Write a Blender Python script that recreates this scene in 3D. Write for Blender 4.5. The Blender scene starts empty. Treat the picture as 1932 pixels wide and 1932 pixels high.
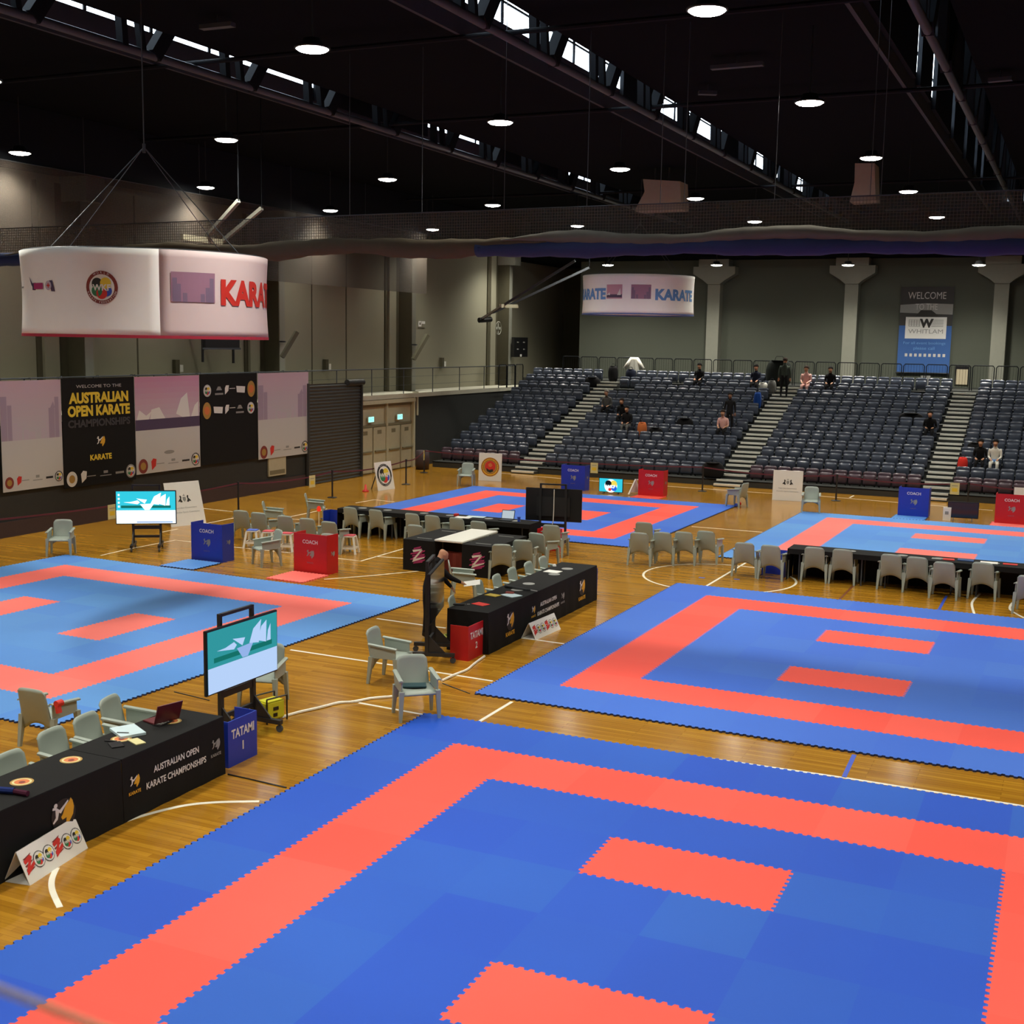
import bpy, bmesh, math, random
import numpy as np
from mathutils import Vector, Matrix
rnd = random.Random(7)
SC = bpy.context.scene
COL = SC.collection
R = math.radians
PI = math.pi

# ------------------------------------------------------------------ camera, world, exposure
F_PX = 2323.77
CAM = (6.348, -13.2549, 5.4273)
YAW, PITCH, ROLL = 0.43, 0.1382, 0.0174
cy, sy, cp, sp = math.cos(YAW), math.sin(YAW), math.cos(PITCH), math.sin(PITCH)
FWD = Vector((-sy*cp, cy*cp, -sp)); RGT = Vector((cy, sy, 0)); UP = RGT.cross(FWD)
cr, sr = math.cos(ROLL), math.sin(ROLL)
RGT, UP = cr*RGT + sr*UP, -sr*RGT + cr*UP
cam = bpy.data.cameras.new('camera'); camo = bpy.data.objects.new('camera', cam); COL.objects.link(camo)
camo.matrix_world = Matrix(((RGT.x, UP.x, -FWD.x, CAM[0]), (RGT.y, UP.y, -FWD.y, CAM[1]), (RGT.z, UP.z, -FWD.z, CAM[2]), (0, 0, 0, 1)))
cam.sensor_width = 36.0; cam.lens = 36.0*F_PX/1932.0; cam.clip_end = 300; cam.clip_start = 0.05
cam.dof.use_dof = True; cam.dof.focus_distance = 26.0; cam.dof.aperture_fstop = 4.2
SC.camera = camo
SC.view_settings.view_transform = 'Standard'; SC.view_settings.look = 'None'
SC.view_settings.exposure = 0.0; SC.view_settings.gamma = 1.0; SC.view_settings.use_curve_mapping = False
W = bpy.data.worlds.new('world'); SC.world = W; W.use_nodes = True
W.node_tree.nodes['Background'].inputs[0].default_value = (0.75, 0.86, 1.0, 1)
W.node_tree.nodes['Background'].inputs[1].default_value = 0.5
LAMP_E = 40.0     # glow of the lamp lenses
LAMP_W = 1750.0   # light of each lamp
SKY_E = 7.0
SC.cycles.max_bounces = 6; SC.cycles.diffuse_bounces = 4; SC.cycles.glossy_bounces = 3
SC.cycles.transparent_max_bounces = 12; SC.cycles.sample_clamp_indirect = 4.0
SC.cycles.use_denoising = True; SC.cycles.caustics_reflective = False; SC.cycles.caustics_refractive = False

# where a sight line from the camera position meets a real plane (floor height z, wall X, wall Y)
def _ray(px, py): return RGT*((px-966)/F_PX) + UP*(-(py-966)/F_PX) + FWD
def G(px, py, z=0.0):
    d = _ray(px, py); t = (z-CAM[2])/d.z; return Vector(CAM)+d*t
def PX(px, py, X):
    d = _ray(px, py); t = (X-CAM[0])/d.x; return Vector(CAM)+d*t
def PY(px, py, Y):
    d = _ray(px, py); t = (Y-CAM[1])/d.y; return Vector(CAM)+d*t

# ------------------------------------------------------------------ materials
def s2l(c): return tuple(((v/255.0)/12.92 if v/255.0 <= .04045 else ((v/255.0+.055)/1.055)**2.4) for v in c)
MATS = {}
def mat(name, col, rough=.6, spec=.5, metal=0., emit=0., ecol=None, alpha=1., noise=.08, nscale=6., coat=0.):
    """principled surface with a little procedural mottling of its own colour"""
    if name in MATS: return MATS[name]
    m = bpy.data.materials.new(name); m.use_nodes = True; nt = m.node_tree
    b = nt.nodes['Principled BSDF']; c = (*col, 1)
    b.inputs['Base Color'].default_value = c
    if noise > 0:
        tc = nt.nodes.new('ShaderNodeTexCoord'); n = nt.nodes.new('ShaderNodeTexNoise'); n.inputs['Scale'].default_value = nscale
        n.inputs['Detail'].default_value = 3
        mx = nt.nodes.new('ShaderNodeMix'); mx.data_type = 'RGBA'
        mx.inputs['A'].default_value = (*[v*(1-noise) for v in col], 1); mx.inputs['B'].default_value = (*[min(1, v*(1+noise)) for v in col], 1)
        nt.links.new(tc.outputs['Object'], n.inputs['Vector']); nt.links.new(n.outputs['Fac'], mx.inputs['Factor'])
        nt.links.new(mx.outputs['Result'], b.inputs['Base Color'])
    b.inputs['Roughness'].default_value = rough; b.inputs['Metallic'].default_value = metal
    b.inputs['Specular IOR Level'].default_value = spec; b.inputs['Alpha'].default_value = alpha
    if coat: b.inputs['Coat Weight'].default_value = coat; b.inputs['Coat Roughness'].default_value = .1
    if emit: b.inputs['Emission Color'].default_value = (*(ecol or col), 1); b.inputs['Emission Strength'].default_value = emit
    MATS[name] = m; return m
def emis(name, col, e):
    if name in MATS: return MATS[name]
    m = bpy.data.materials.new(name); m.use_nodes = True; nt = m.node_tree
    nt.nodes.remove(nt.nodes['Principled BSDF']); em = nt.nodes.new('ShaderNodeEmission')
    em.inputs[0].default_value = (*col, 1); em.inputs[1].default_value = e
    nt.links.new(em.outputs[0], nt.nodes['Material Output'].inputs[0]); MATS[name] = m; return m

def floor_mat():
    m = bpy.data.materials.new('varnished_hardwood'); m.use_nodes = True; nt = m.node_tree; N = nt.nodes.new; L = nt.links.new
    b = nt.nodes['Principled BSDF']; tc = N('ShaderNodeTexCoord')
    br = N('ShaderNodeTexBrick'); br.inputs['Scale'].default_value = 1.0; br.offset = .37
    br.inputs['Brick Width'].default_value = 1.6; br.inputs['Row Height'].default_value = .083
    br.inputs['Mortar Size'].default_value = .0012; br.inputs['Bias'].default_value = .0
    br.inputs['Color1'].default_value = (.50, .245, .022, 1); br.inputs['Color2'].default_value = (.35, .155, .012, 1)
    br.inputs['Mortar'].default_value = (.14, .055, .008, 1)
    L(tc.outputs['Object'], br.inputs['Vector'])
    mp = N('ShaderNodeMapping'); mp.inputs['Scale'].default_value = (.6, 14, 1); n = N('ShaderNodeTexNoise'); n.inputs['Scale'].default_value = 1.5; n.inputs['Detail'].default_value = 4
    L(tc.outputs['Object'], mp.inputs['Vector']); L(mp.outputs[0], n.inputs['Vector'])
    mx = N('ShaderNodeMix'); mx.data_type = 'RGBA'; mx.blend_type = 'MULTIPLY'; mx.inputs['Factor'].default_value = .5
    rp = N('ShaderNodeValToRGB'); rp.color_ramp.elements[0].position = .3; rp.color_ramp.elements[0].color = (.55, .5, .42, 1); rp.color_ramp.elements[1].position = .7
    L(n.outputs['Fac'], rp.inputs[0]); L(br.outputs['Color'], mx.inputs['A']); L(rp.outputs[0], mx.inputs['B']); L(mx.outputs['Result'], b.inputs['Base Color'])
    b.inputs['Roughness'].default_value = .16; b.inputs['Specular IOR Level'].default_value = .5
    n2 = N('ShaderNodeTexNoise'); n2.inputs['Scale'].default_value = 1.0; n2.inputs['Detail'].default_value = 2
    mp2 = N('ShaderNodeMapping'); mp2.inputs['Scale'].default_value = (1.2, 10, 1); L(tc.outputs['Object'], mp2.inputs['Vector']); L(mp2.outputs[0], n2.inputs['Vector'])
    bp = N('ShaderNodeBump'); bp.inputs['Strength'].default_value = .03; bp.inputs['Distance'].default_value = .02
    L(n2.outputs['Fac'], bp.inputs['Height']); L(bp.outputs[0], b.inputs['Normal'])
    return m
def tile_mat(name, col, col2):
    """foam puzzle tile: every one-metre tile has a slightly different dye"""
    m = bpy.data.materials.new(name); m.use_nodes = True; nt = m.node_tree; N = nt.nodes.new; L = nt.links.new
    b = nt.nodes['Principled BSDF']; tc = N('ShaderNodeTexCoord')
    fl = N('ShaderNodeVectorMath'); fl.operation = 'FLOOR'; wn = N('ShaderNodeTexWhiteNoise'); wn.noise_dimensions = '3D'
    ad = N('ShaderNodeVectorMath'); ad.operation = 'ADD'; ad.inputs[1].default_value = (.0, .0, 5.5)
    oi = N('ShaderNodeObjectInfo'); ad2 = N('ShaderNodeVectorMath'); ad2.operation = 'ADD'
    L(tc.outputs['Object'], ad.inputs[0]); L(ad.outputs[0], fl.inputs[0])
    L(fl.outputs[0], ad2.inputs[0]); L(oi.outputs['Location'], ad2.inputs[1]); L(ad2.outputs[0], wn.inputs['Vector'])
    mx = N('ShaderNodeMix'); mx.data_type = 'RGBA'
    mx.inputs['A'].default_value = (*col, 1); mx.inputs['B'].default_value = (*col2, 1)
    L(wn.outputs['Value'], mx.inputs['Factor'])
    n = N('ShaderNodeTexNoise'); n.inputs['Scale'].default_value = .5; n.inputs['Detail'].default_value = 2; L(tc.outputs['Object'], n.inputs['Vector'])
    rp = N('ShaderNodeValToRGB'); rp.color_ramp.elements[0].position = .35; rp.color_ramp.elements[0].color = (.93, .93, .95, 1); rp.color_ramp.elements[1].position = .65
    mm = N('ShaderNodeMix'); mm.data_type = 'RGBA'; mm.blend_type = 'MULTIPLY'; mm.inputs['Factor'].default_value = .7
    L(n.outputs['Fac'], rp.inputs[0]); L(mx.outputs['Result'], mm.inputs['A']); L(rp.outputs[0], mm.inputs['B']); L(mm.outputs['Result'], b.inputs['Base Color'])
    b.inputs['Roughness'].default_value = .55; b.inputs['Specular IOR Level'].default_value = .28
    n3 = N('ShaderNodeTexNoise'); n3.inputs['Scale'].default_value = 120; L(tc.outputs['Object'], n3.inputs['Vector'])
    bp = N('ShaderNodeBump'); bp.inputs['Strength'].default_value = .15; bp.inputs['Distance'].default_value = .004; L(n3.outputs['Fac'], bp.inputs['Height']); L(bp.outputs[0], b.inputs['Normal'])
    return m
def net_mat(name, col, cell, cover, gap):
    """knotted mesh: cords on a square grid, see-through between them"""
    m = bpy.data.materials.new(name); m.use_nodes = True; nt = m.node_tree; N = nt.nodes.new; L = nt.links.new
    b = nt.nodes['Principled BSDF']; b.inputs['Base Color'].default_value = (*col, 1); b.inputs['Roughness'].default_value = .8
    tc = N('ShaderNodeTexCoord'); sx = N('ShaderNodeSeparateXYZ'); L(tc.outputs['Object'], sx.inputs[0])
    outs = []
    for a in ('X', 'Z'):
        d = N('ShaderNodeMath'); d.operation = 'DIVIDE'; d.inputs[1].default_value = cell; f = N('ShaderNodeMath'); f.operation = 'FRACT'
        l = N('ShaderNodeMath'); l.operation = 'LESS_THAN'; l.inputs[1].default_value = cover
        L(sx.outputs[a], d.inputs[0]); L(d.outputs[0], f.inputs[0]); L(f.outputs[0], l.inputs[0]); outs.append(l)
    mxx = N('ShaderNodeMath'); mxx.operation = 'MAXIMUM'; L(outs[0].outputs[0], mxx.inputs[0]); L(outs[1].outputs[0], mxx.inputs[1])
    mr = N('ShaderNodeMapRange'); mr.inputs['To Min'].default_value = gap; mr.inputs['To Max'].default_value = .9
    L(mxx.outputs[0], mr.inputs['Value']); L(mr.outputs[0], b.inputs['Alpha'])
    return m
M_FLOOR = floor_mat()
M_BLUE = tile_mat('blue_foam_tile', (.013, .080, .52), (.020, .112, .52))
M_RED = tile_mat('red_foam_tile', (.90, .085, .055), (.93, .11, .075))
M_BLUE2 = tile_mat('mid_blue_foam_tile', (.040, .135, .60), (.055, .165, .60))
M_BLUE3 = tile_mat('pale_blue_foam_tile', (.085, .25, .66), (.11, .30, .66))
M_RED3 = tile_mat('pale_red_foam_tile', (.95, .17, .14), (.97, .20, .165))
M_MATEDGE = mat('dark_mat_edge', (.02, .03, .09))
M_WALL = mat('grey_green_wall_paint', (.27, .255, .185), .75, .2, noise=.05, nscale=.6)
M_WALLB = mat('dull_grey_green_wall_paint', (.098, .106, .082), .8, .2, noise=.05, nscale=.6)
M_COLUMN = mat('pale_concrete_column', (.25, .25, .205), .75, .2, noise=.05)
M_PANEL_SHADE = mat('olive_panel_paint_and_shade', (.075, .068, .042), .8, .2)  # olive trim paint; on the left pilasters it is painted-in shade
M_CEIL = mat('black_ceiling', (.0045, .0055, .007), .95, .05)
M_STEEL = mat('dark_painted_steel', (.008, .0095, .012), .7, .12)
M_PIPE = mat('grey_pipe', (.055, .062, .07), .5, .3)
M_DARKWALL = mat('charcoal_wainscot', (.030, .032, .030), .7, .4, noise=.12)
M_PLUM = mat('plum_skirting', (.055, .035, .038), .6, .4)
M_SHUTTER = mat('charcoal_shutter_steel', (.045, .045, .043), .45, .5)
M_CREAM = mat('cream_door_paint', (.50, .47, .33), .6, .4)
M_CREAMD = mat('dark_cream_trim', (.20, .18, .11), .7)  # darker cream for trim strips, joints, push bars and door notices
M_LEDGE = mat('concrete_ledge', (.50, .48, .38), .8)
M_WHITE = mat('matte_white', (.80, .78, .72), .6, .3, noise=.02)
M_LINE = mat('white_court_paint', (.85, .80, .66), .35, .5, noise=.03)
M_BLINE = mat('blue_court_paint', (.05, .10, .55), .35)
M_RLINE = mat('brown_court_paint', (.18, .05, .015), .35)
M_CHAIR = mat('grey_green_plastic', (.33, .375, .325), .42, .5, noise=.05)
M_SEAT = mat('navy_seat_plastic', (.050, .060, .085), .26, .6, noise=.12)
M_SEAT_REFLECT = mat('navy_seat_belt_reflection', (.075, .045, .060), .3, .6, noise=.12)  # navy plastic with the barrier belt's red reflection mixed into the colour
M_DECK = mat('dark_stand_deck', (.032, .034, .030), .7)
M_NOSE = mat('aluminium_step_nosing', (.78, .76, .66), .5, .5)
M_CLOTH = mat('black_table_cloth', (.010, .0095, .009), .8, .2, noise=.15)
M_BLACK = mat('black_plastic', (.010, .010, .011), .35, .5)
M_BMETAL = mat('black_powder_coat', (.018, .018, .019), .45, .5)
M_WPLAS = mat('white_plastic', (.78, .76, .68), .4, .5, noise=.02)
M_COACHB = mat('blue_box_board', (.012, .040, .40), .42, .5)
M_COACHR = mat('red_box_board', (.52, .012, .014), .42, .5)
M_CWHITE = mat('white_print', (.75, .74, .70), .6, noise=0)
M_CDIM = mat('faint_print', (.22, .16, .2), .6, noise=0)
M_GOLD = mat('gold_print', (.75, .40, .02), .6, noise=0)
M_GOLDD = mat('dull_gold_print', (.42, .24, .05), .6, noise=0)
M_ORANGE = mat('orange_print', (.65, .18, .05), .6, noise=0)
M_GREYP = mat('grey_print', (.28, .28, .26), .6, noise=0)
M_PBLACK = mat('black_print', (.02, .018, .014), .6, noise=0)
M_PRED = mat('red_print', (.62, .03, .02), .6, noise=0)
M_PMAROON = mat('maroon_print', (.23, .035, .025), .6, noise=0)
M_PYEL = mat('yellow_print', (.80, .58, .04), .6, noise=0)
M_PBLUE = mat('blue_print', (.04, .09, .50), .6, noise=0)
M_PGREEN = mat('green_print', (.03, .20, .08), .6, noise=0)
M_PSKY = mat('light_blue_print', (.13, .30, .62), .6, noise=0)
M_PINK = mat('pink_print', (.55, .30, .37), .6, noise=0)
M_MAUVE = mat('mauve_print', (.36, .28, .36), .6, noise=0)
M_LILAC = mat('lilac_print', (.52, .44, .50), .6, noise=0)
M_PURPLE = mat('purple_print', (.075, .05, .10), .6, noise=0)
M_PALE = mat('pale_grey_print', (.56, .55, .52), .6, noise=0)
M_MAGENTA = mat('magenta_print', (.40, .03, .15), .6, noise=0)
M_CARD = mat('cream_card', (.68, .62, .30), .6, noise=0)
M_SKIN = mat('skin', (.52, .26, .15), .5, .4)
M_SHADE = {}
def cloth(rgb): 
    k = 'fabric_%d_%d_%d' % rgb
    return mat(k, s2l(rgb), .85, .2, noise=.15, nscale=20)

# ------------------------------------------------------------------ mesh builder
class MB:
    def __init__(self): self.v = []; self.f = []; self.m = []; self.mats = []
    def mi(self, m):
        if m not in self.mats: self.mats.append(m)
        return self.mats.index(m)
    def add(self, vs, fs, m):
        o = len(self.v); self.v += [tuple(v) for v in vs]; k = self.mi(m)
        for f in fs: self.f.append(tuple(i+o for i in f)); self.m.append(k)
        return self
    def box(self, c, s, m, rz=0., M=None):
        hx, hy, hz = s[0]/2, s[1]/2, s[2]/2
        vs = [Vector((x, y, z)) for x in (-hx, hx) for y in (-hy, hy) for z in (-hz, hz)]
        if M is None: M = Matrix.Rotation(rz, 3, 'Z')
        vs = [M @ v + Vector(c) for v in vs]
        return self.add(vs, [(0, 1, 3, 2), (4, 6, 7, 5), (0, 4, 5, 1), (2, 3, 7, 6), (0, 2, 6, 4), (1, 5, 7, 3)], m)
    def b2(self, lo, hi, m): return self.box([(a+b)/2 for a, b in zip(lo, hi)], [abs(b-a) for a, b in zip(lo, hi)], m)
    def bar(self, p, q, w, m, h=None, up=(0, 0, 1)):
        p, q = Vector(p), Vector(q); d = (q-p); L = d.length; d.normalize(); u = Vector(up)
        if abs(d.dot(u)) > .95: u = Vector((0, 1, 0))
        s = d.cross(u).normalized(); u = s.cross(d)
        return self.box((p+q)/2, (w, L, h or w), m, M=Matrix((s, d, u)).transposed())
    def cyl(self, p, q, r, m, r2=None, n=12, caps=True):
        p, q = Vector(p), Vector(q); d = (q-p).normalized(); a = d.orthogonal().normalized(); b = d.cross(a); r2 = r if r2 is None else r2
        vs = []
        for i in range(n):
            t = 2*PI*i/n; e = a*math.cos(t)+b*math.sin(t); vs += [p+e*r, q+e*r2]
        fs = [(2*i, 2*((i+1) % n), 2*((i+1) % n)+1, 2*i+1) for i in range(n)]
        if caps: fs += [tuple(2*i for i in range(n))[::-1], tuple(2*i+1 for i in range(n))]
        return self.add(vs, fs, m)
    def tube(self, pts, r, m, n=6):
        for a, b in zip(pts[:-1], pts[1:]): self.cyl(a, b, r, m, n=n)
        return self
    def lathe(self, prof, m, n=20, c=(0, 0, 0)):
        vs = []; k = len(prof)
        for i in range(n):
            t = 2*PI*i/n
            for r, z in prof: vs.append((c[0]+r*math.cos(t), c[1]+r*math.sin(t), c[2]+z))
        fs = []
        for i in range(n):
            j = (i+1) % n
            for a in range(k-1): fs.append((i*k+a, j*k+a, j*k+a+1, i*k+a+1))
        if prof[0][0] > 1e-4: fs.append(tuple(i*k for i in range(n))[::-1])
        if prof[-1][0] > 1e-4: fs.append(tuple(i*k+k-1 for i in range(n)))
        return self.add(vs, fs, m)
    def sheet(self, fn, nu, nv, th, m, nrm=None):
        """closed thick sheet: fn(u,v) -> front point, nrm(u,v) or constant offset direction towards the back"""
        P = [[Vector(fn(i/nu, j/nv)) for j in range(nv+1)] for i in range(nu+1)]
        def off(i, j):
            if nrm is not None: return Vector(nrm)*th
            a = P[min(i+1, nu)][j]-P[max(i-1, 0)][j]; b = P[i][min(j+1, nv)]-P[i][max(j-1, 0)]
            n = a.cross(b)
            return n.normalized()*(-th) if n.length > 1e-9 else Vector((0, 0, 0))
        Q = [[P[i][j]+off(i, j) for j in range(nv+1)] for i in range(nu+1)]
        vs = [p for r in P for p in r]+[p for r in Q for p in r]; w = nv+1; o = (nu+1)*w; fs = []
        for i in range(nu):
            for j in range(nv):
                a, b, c, d = i*w+j, (i+1)*w+j, (i+1)*w+j+1, i*w+j+1
                fs += [(a, b, c, d), (o+d, o+c, o+b, o+a)]
        for i in range(nu):
            fs += [(i*w, o+i*w, o+(i+1)*w, (i+1)*w), (i*w+nv, (i+1)*w+nv, o+(i+1)*w+nv, o+i*w+nv)]
        for j in range(nv):
            fs += [(j, j+1, o+j+1, o+j), (nu*w+j, o+nu*w+j, o+nu*w+j+1, nu*w+j+1)]
        return self.add(vs, fs, m)
    def prism(self, poly, z0, z1, m):
        n = len(poly); vs = [(x, y, z0) for x, y in poly]+[(x, y, z1) for x, y in poly]
        fs = [tuple(range(n))[::-1], tuple(range(n, 2*n))]+[(i, (i+1) % n, n+(i+1) % n, n+i) for i in range(n)]
        return self.add(vs, fs, m)
    # flat print on a surface given by a frame F = (origin, u, v, n): coordinates (a,b) in metres along u,v, lifted e along n
    def pr(self, Fm, pts, m, e=.004):
        o, u, v, n = Fm; self.add([o+u*a+v*b+n*e for a, b in pts], [tuple(range(len(pts)))], m); return self
    def rect(self, Fm, a0, b0, a1, b1, m, e=.004, n=1):
        for i in range(n):
            for j in range(n):
                x0, x1 = a0+(a1-a0)*i/n, a0+(a1-a0)*(i+1)/n; y0, y1 = b0+(b1-b0)*j/n, b0+(b1-b0)*(j+1)/n
                self.pr(Fm, [(x0, y0), (x1, y0), (x1, y1), (x0, y1)], m, e)
        return self
    def disc(self, Fm, a, b, r, m, e=.004, n=24, ry=None, t0=0., t1=2*PI):
        pts = [(a+r*math.cos(t0+(t1-t0)*i/n), b+(ry or r)*math.sin(t0+(t1-t0)*i/n)) for i in range(n)]
        return self.pr(Fm, pts, m, e)
    def ring(self, Fm, a, b, r0, r1, m, e=.004, n=28):
        o, u, v, nn = Fm; vs = []; 
        for i in range(n):
            c, s = math.cos(2*PI*i/n), math.sin(2*PI*i/n)
            for r in (r0, r1): vs.append(o+u*(a+r*c)+v*(b+r*s)+nn*e)
        return self.add(vs, [(2*i, 2*i+1, 2*((i+1) % n)+1, 2*((i+1) % n)) for i in range(n)], m)
    def text(self, Fm, s, a, b, h, m, e=.005, w=None, bold=.0, rot=0., align='C'):
        vs, fs, tw = glyphs(s, bold); o, u, v, n = Fm; k = h; kx = h
        if w: kx = w/tw
        x0 = {'C': -tw/2, 'L': 0, 'R': -tw}[align]; cr_, sr_ = math.cos(rot), math.sin(rot); out = []
        for x, y in vs:
            X, Y = (x+x0)*kx, (y-.5)*k
            X, Y = X*cr_-Y*sr_, X*sr_+Y*cr_
            out.append(o+u*(a+X)+v*(b+Y)+n*e)
        return self.add(out, fs, m)
    def build(self, name, parent=None, smooth=False, bevel=0., warp=None, autos=None):
        me = bpy.data.meshes.new(name); vs = self.v
        if warp: vs = [tuple(warp(Vector(v))) for v in vs]
        me.from_pydata(vs, [], self.f)
        for m in self.mats: me.materials.append(m)
        me.polygons.foreach_set('material_index', self.m)
        if smooth: me.polygons.foreach_set('use_smooth', [True]*len(self.f))
        me.update()
        if bevel:
            bm = bmesh.new(); bm.from_mesh(me)
            es = [e for e in bm.edges if len(e.link_faces) == 2 and e.calc_face_angle(0) > .6]
            bmesh.ops.bevel(bm, geom=es, offset=bevel, segments=2, affect='EDGES', clamp_overlap=True)
            bm.to_mesh(me); bm.free()
        if autos:
            try: me.set_sharp_from_angle(angle=R(autos)); 
            except Exception: pass
        o = bpy.data.objects.new(name, me); COL.objects.link(o)
        if parent: o.parent = parent
        return o
_GL = {}
def glyphs(s, bold=0.):
    k = (s, bold)
    if k in _GL: return _GL[k]
    cu = bpy.data.curves.new('t', 'FONT'); cu.body = s; cu.offset = bold; cu.resolution_u = 3; cu.fill_mode = 'FRONT'
    o = bpy.data.objects.new('t', cu); COL.objects.link(o)
    dg = bpy.context.evaluated_depsgraph_get(); me = o.evaluated_get(dg).to_mesh()
    vs = [(v.co.x, v.co.y) for v in me.vertices]; fs = [tuple(p.vertices) for p in me.polygons]
    o.evaluated_get(dg).to_mesh_clear(); bpy.data.objects.remove(o); bpy.data.curves.remove(cu)
    x0 = min(v[0] for v in vs); x1 = max(v[0] for v in vs); H = .70
    vs = [((x-x0)/H, y/H) for x, y in vs]; _GL[k] = (vs, fs, (x1-x0)/H); return _GL[k]

# ------------------------------------------------------------------ scene graph
def tag(o, label=None, cat=None, group=None, kind=None):
    if label: o['label'] = label
    if cat: o['category'] = cat
    if group: o['group'] = group
    if kind: o['kind'] = kind
    return o
def thing(name, label, cat, loc=(0, 0, 0), rz=0., group=None):
    o = bpy.data.objects.new(name, None); COL.objects.link(o); o.location = loc; o.rotation_euler = (0, 0, rz)
    o.empty_display_size = .2
    return tag(o, label, cat, group)
def copy_tree(o, parent=None):
    c = o.copy(); COL.objects.link(c); c.parent = parent
    for ch in list(o.children): copy_tree(ch, c)
    return c
def struct(o): o['kind'] = 'structure'; return o
ORD = ['first', 'second', 'third', 'fourth', 'fifth', 'sixth', 'seventh', 'eighth', 'ninth', 'tenth', 'eleventh', 'twelfth', 'thirteenth', 'fourteenth', 'fifteenth', 'sixteenth', 'seventeenth', 'eighteenth', 'nineteenth', 'twentieth', 'twenty-first', 'twenty-second', 'twenty-third', 'twenty-fourth', 'twenty-fifth', 'twenty-sixth']
V = Vector
def frame(o, u, v, ):
    u, v = V(u).normalized(), V(v).normalized(); return (V(o), u, v, u.cross(v))

# ================================================================== SETTING
XL, XU, YB = -19.4, -21.0, 47.5
fl = struct(MB().b2((-21.3, -17, -.12), (15, 53.3, 0), M_FLOOR).build('floor'))
def line(pts, w, m, closed=False, name='court_line'):
    """painted line following floor points"""
    P = [V((p[0], p[1], 0)) for p in pts]; n = len(P); mb = MB(); L = []
    for i in range(n):
        a = P[(i-1) % n] if (closed or i > 0) else P[i]; b = P[(i+1) % n] if (closed or i < n-1) else P[i]
        d = (b-a).normalized(); L.append(V((-d.y, d.x, 0))*w/2)
    vs = []
    for p, o in zip(P, L): vs += [p+o+V((0, 0, .002)), p-o+V((0, 0, .002)), p+o-V((0, 0, .002)), p-o-V((0, 0, .002))]
    fs = []
    for i in range(n if closed else n-1):
        a, b = 4*i, 4*((i+1) % n); fs += [(a, a+1, b+1, b), (a+2, b+2, b+3, a+3), (a, b, b+2, a+2), (a+1, a+3, b+3, b+1)]
    if not closed: fs += [(0, 2, 3, 1), (4*n-4, 4*n-3, 4*n-1, 4*n-2)]
    return mb.add(vs, fs, m).build(name, fl)
gp = lambda l: [G(x, y)[:2] for x, y in l]
LW = .055
for l in ([(548, 1226), (640, 1240), (748, 1256), (822, 1268), (929, 1285)], [(711, 1167), (795, 1179), (841, 1185)],
          [(677, 1326), (795, 1347.5), (898, 1364.6), (1240, 1417), (1590, 1467), (1932, 1521)], [(898, 1365), (966, 1324)],
          [(1410, 1060), (1332, 1106)], [(1305, 993.5), (1438, 1004)], [(945, 892.5), (1059, 903), (1254, 917), (1440, 930), (1548, 936), (1693, 948), (1873, 963)],
          [(632, 1053), (681, 1058.5), (763, 1034.8)], [(709, 1050), (764.6, 1053.4)], [(611.6, 1093), (700, 1086), (797, 1076.7)],
          [(190, 1048), (240, 1036.5), (331, 1019), (360, 1022.6)], [(377, 958.5), (443, 966)], [(384, 988.7), (444, 976.6)], [(305.7, 1004), (335, 998)],
          [(440, 1032), (547.7, 1043)], [(548, 974.8), (574, 969.5), (617, 960)], [(548, 979), (567, 980.5)], [(671, 949), (705.6, 943), (744, 947)],
          [(978.5, 1203), (1064, 1214.6)], [(1603, 939), (1611, 935)]):
    line(gp(l), LW, M_LINE)
def smooth(l, k=6):
    P = [V((p[0], p[1], 0)) for p in l]; out = []
    for i in range(len(P)-1):
        a, b, c, d = P[max(i-1, 0)], P[i], P[i+1], P[min(i+2, len(P)-1)]
        for j in range(k):
            t = j/k; out.append(.5*((2*b)+(c-a)*t+(2*a-5*b+4*c-d)*t*t+(3*b-3*c+d-a)*t**3))
    return out+[P[-1]]
line(smooth(gp([(163, 1583), (217, 1557), (273, 1538), (342, 1521), (404, 1514), (489, 1512)])), .06, M_LINE)
line(smooth(gp([(107, 1637.6), (98, 1659), (99, 1681), (113, 1712)])), .06, M_LINE)
a, b = G(1216, 1080), G(1502, 1100); cx, cyy = (a.x+b.x)/2, (a.y+b.y)/2; rr = (a-b).length/2
line([(cx+rr*math.cos(t*PI/30), cyy+rr*math.sin(t*PI/30)) for t in range(60)], .055, M_LINE, True)
line(smooth(gp([(1849, 1120), (1834, 1137), (1838, 1158)])), .05, M_LINE)
line(smooth(gp([(1910, 1137), (1906, 1150), (1932, 1166)])), .05, M_LINE)
line(gp([(1612, 1424), (1592, 1467)]), .06, M_BLINE); line(gp([(1786, 1124), (1770, 1153)]), .06, M_BLINE)
line(gp([(1612, 1103), (1582, 1133)]), .05, M_RLINE)
for px, py in ((1324, 1090), (1390, 1093)): 
    g = G(px, py); line([(g.x-.07, g.y), (g.x+.07, g.y)], .1, M_BLINE)

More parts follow.
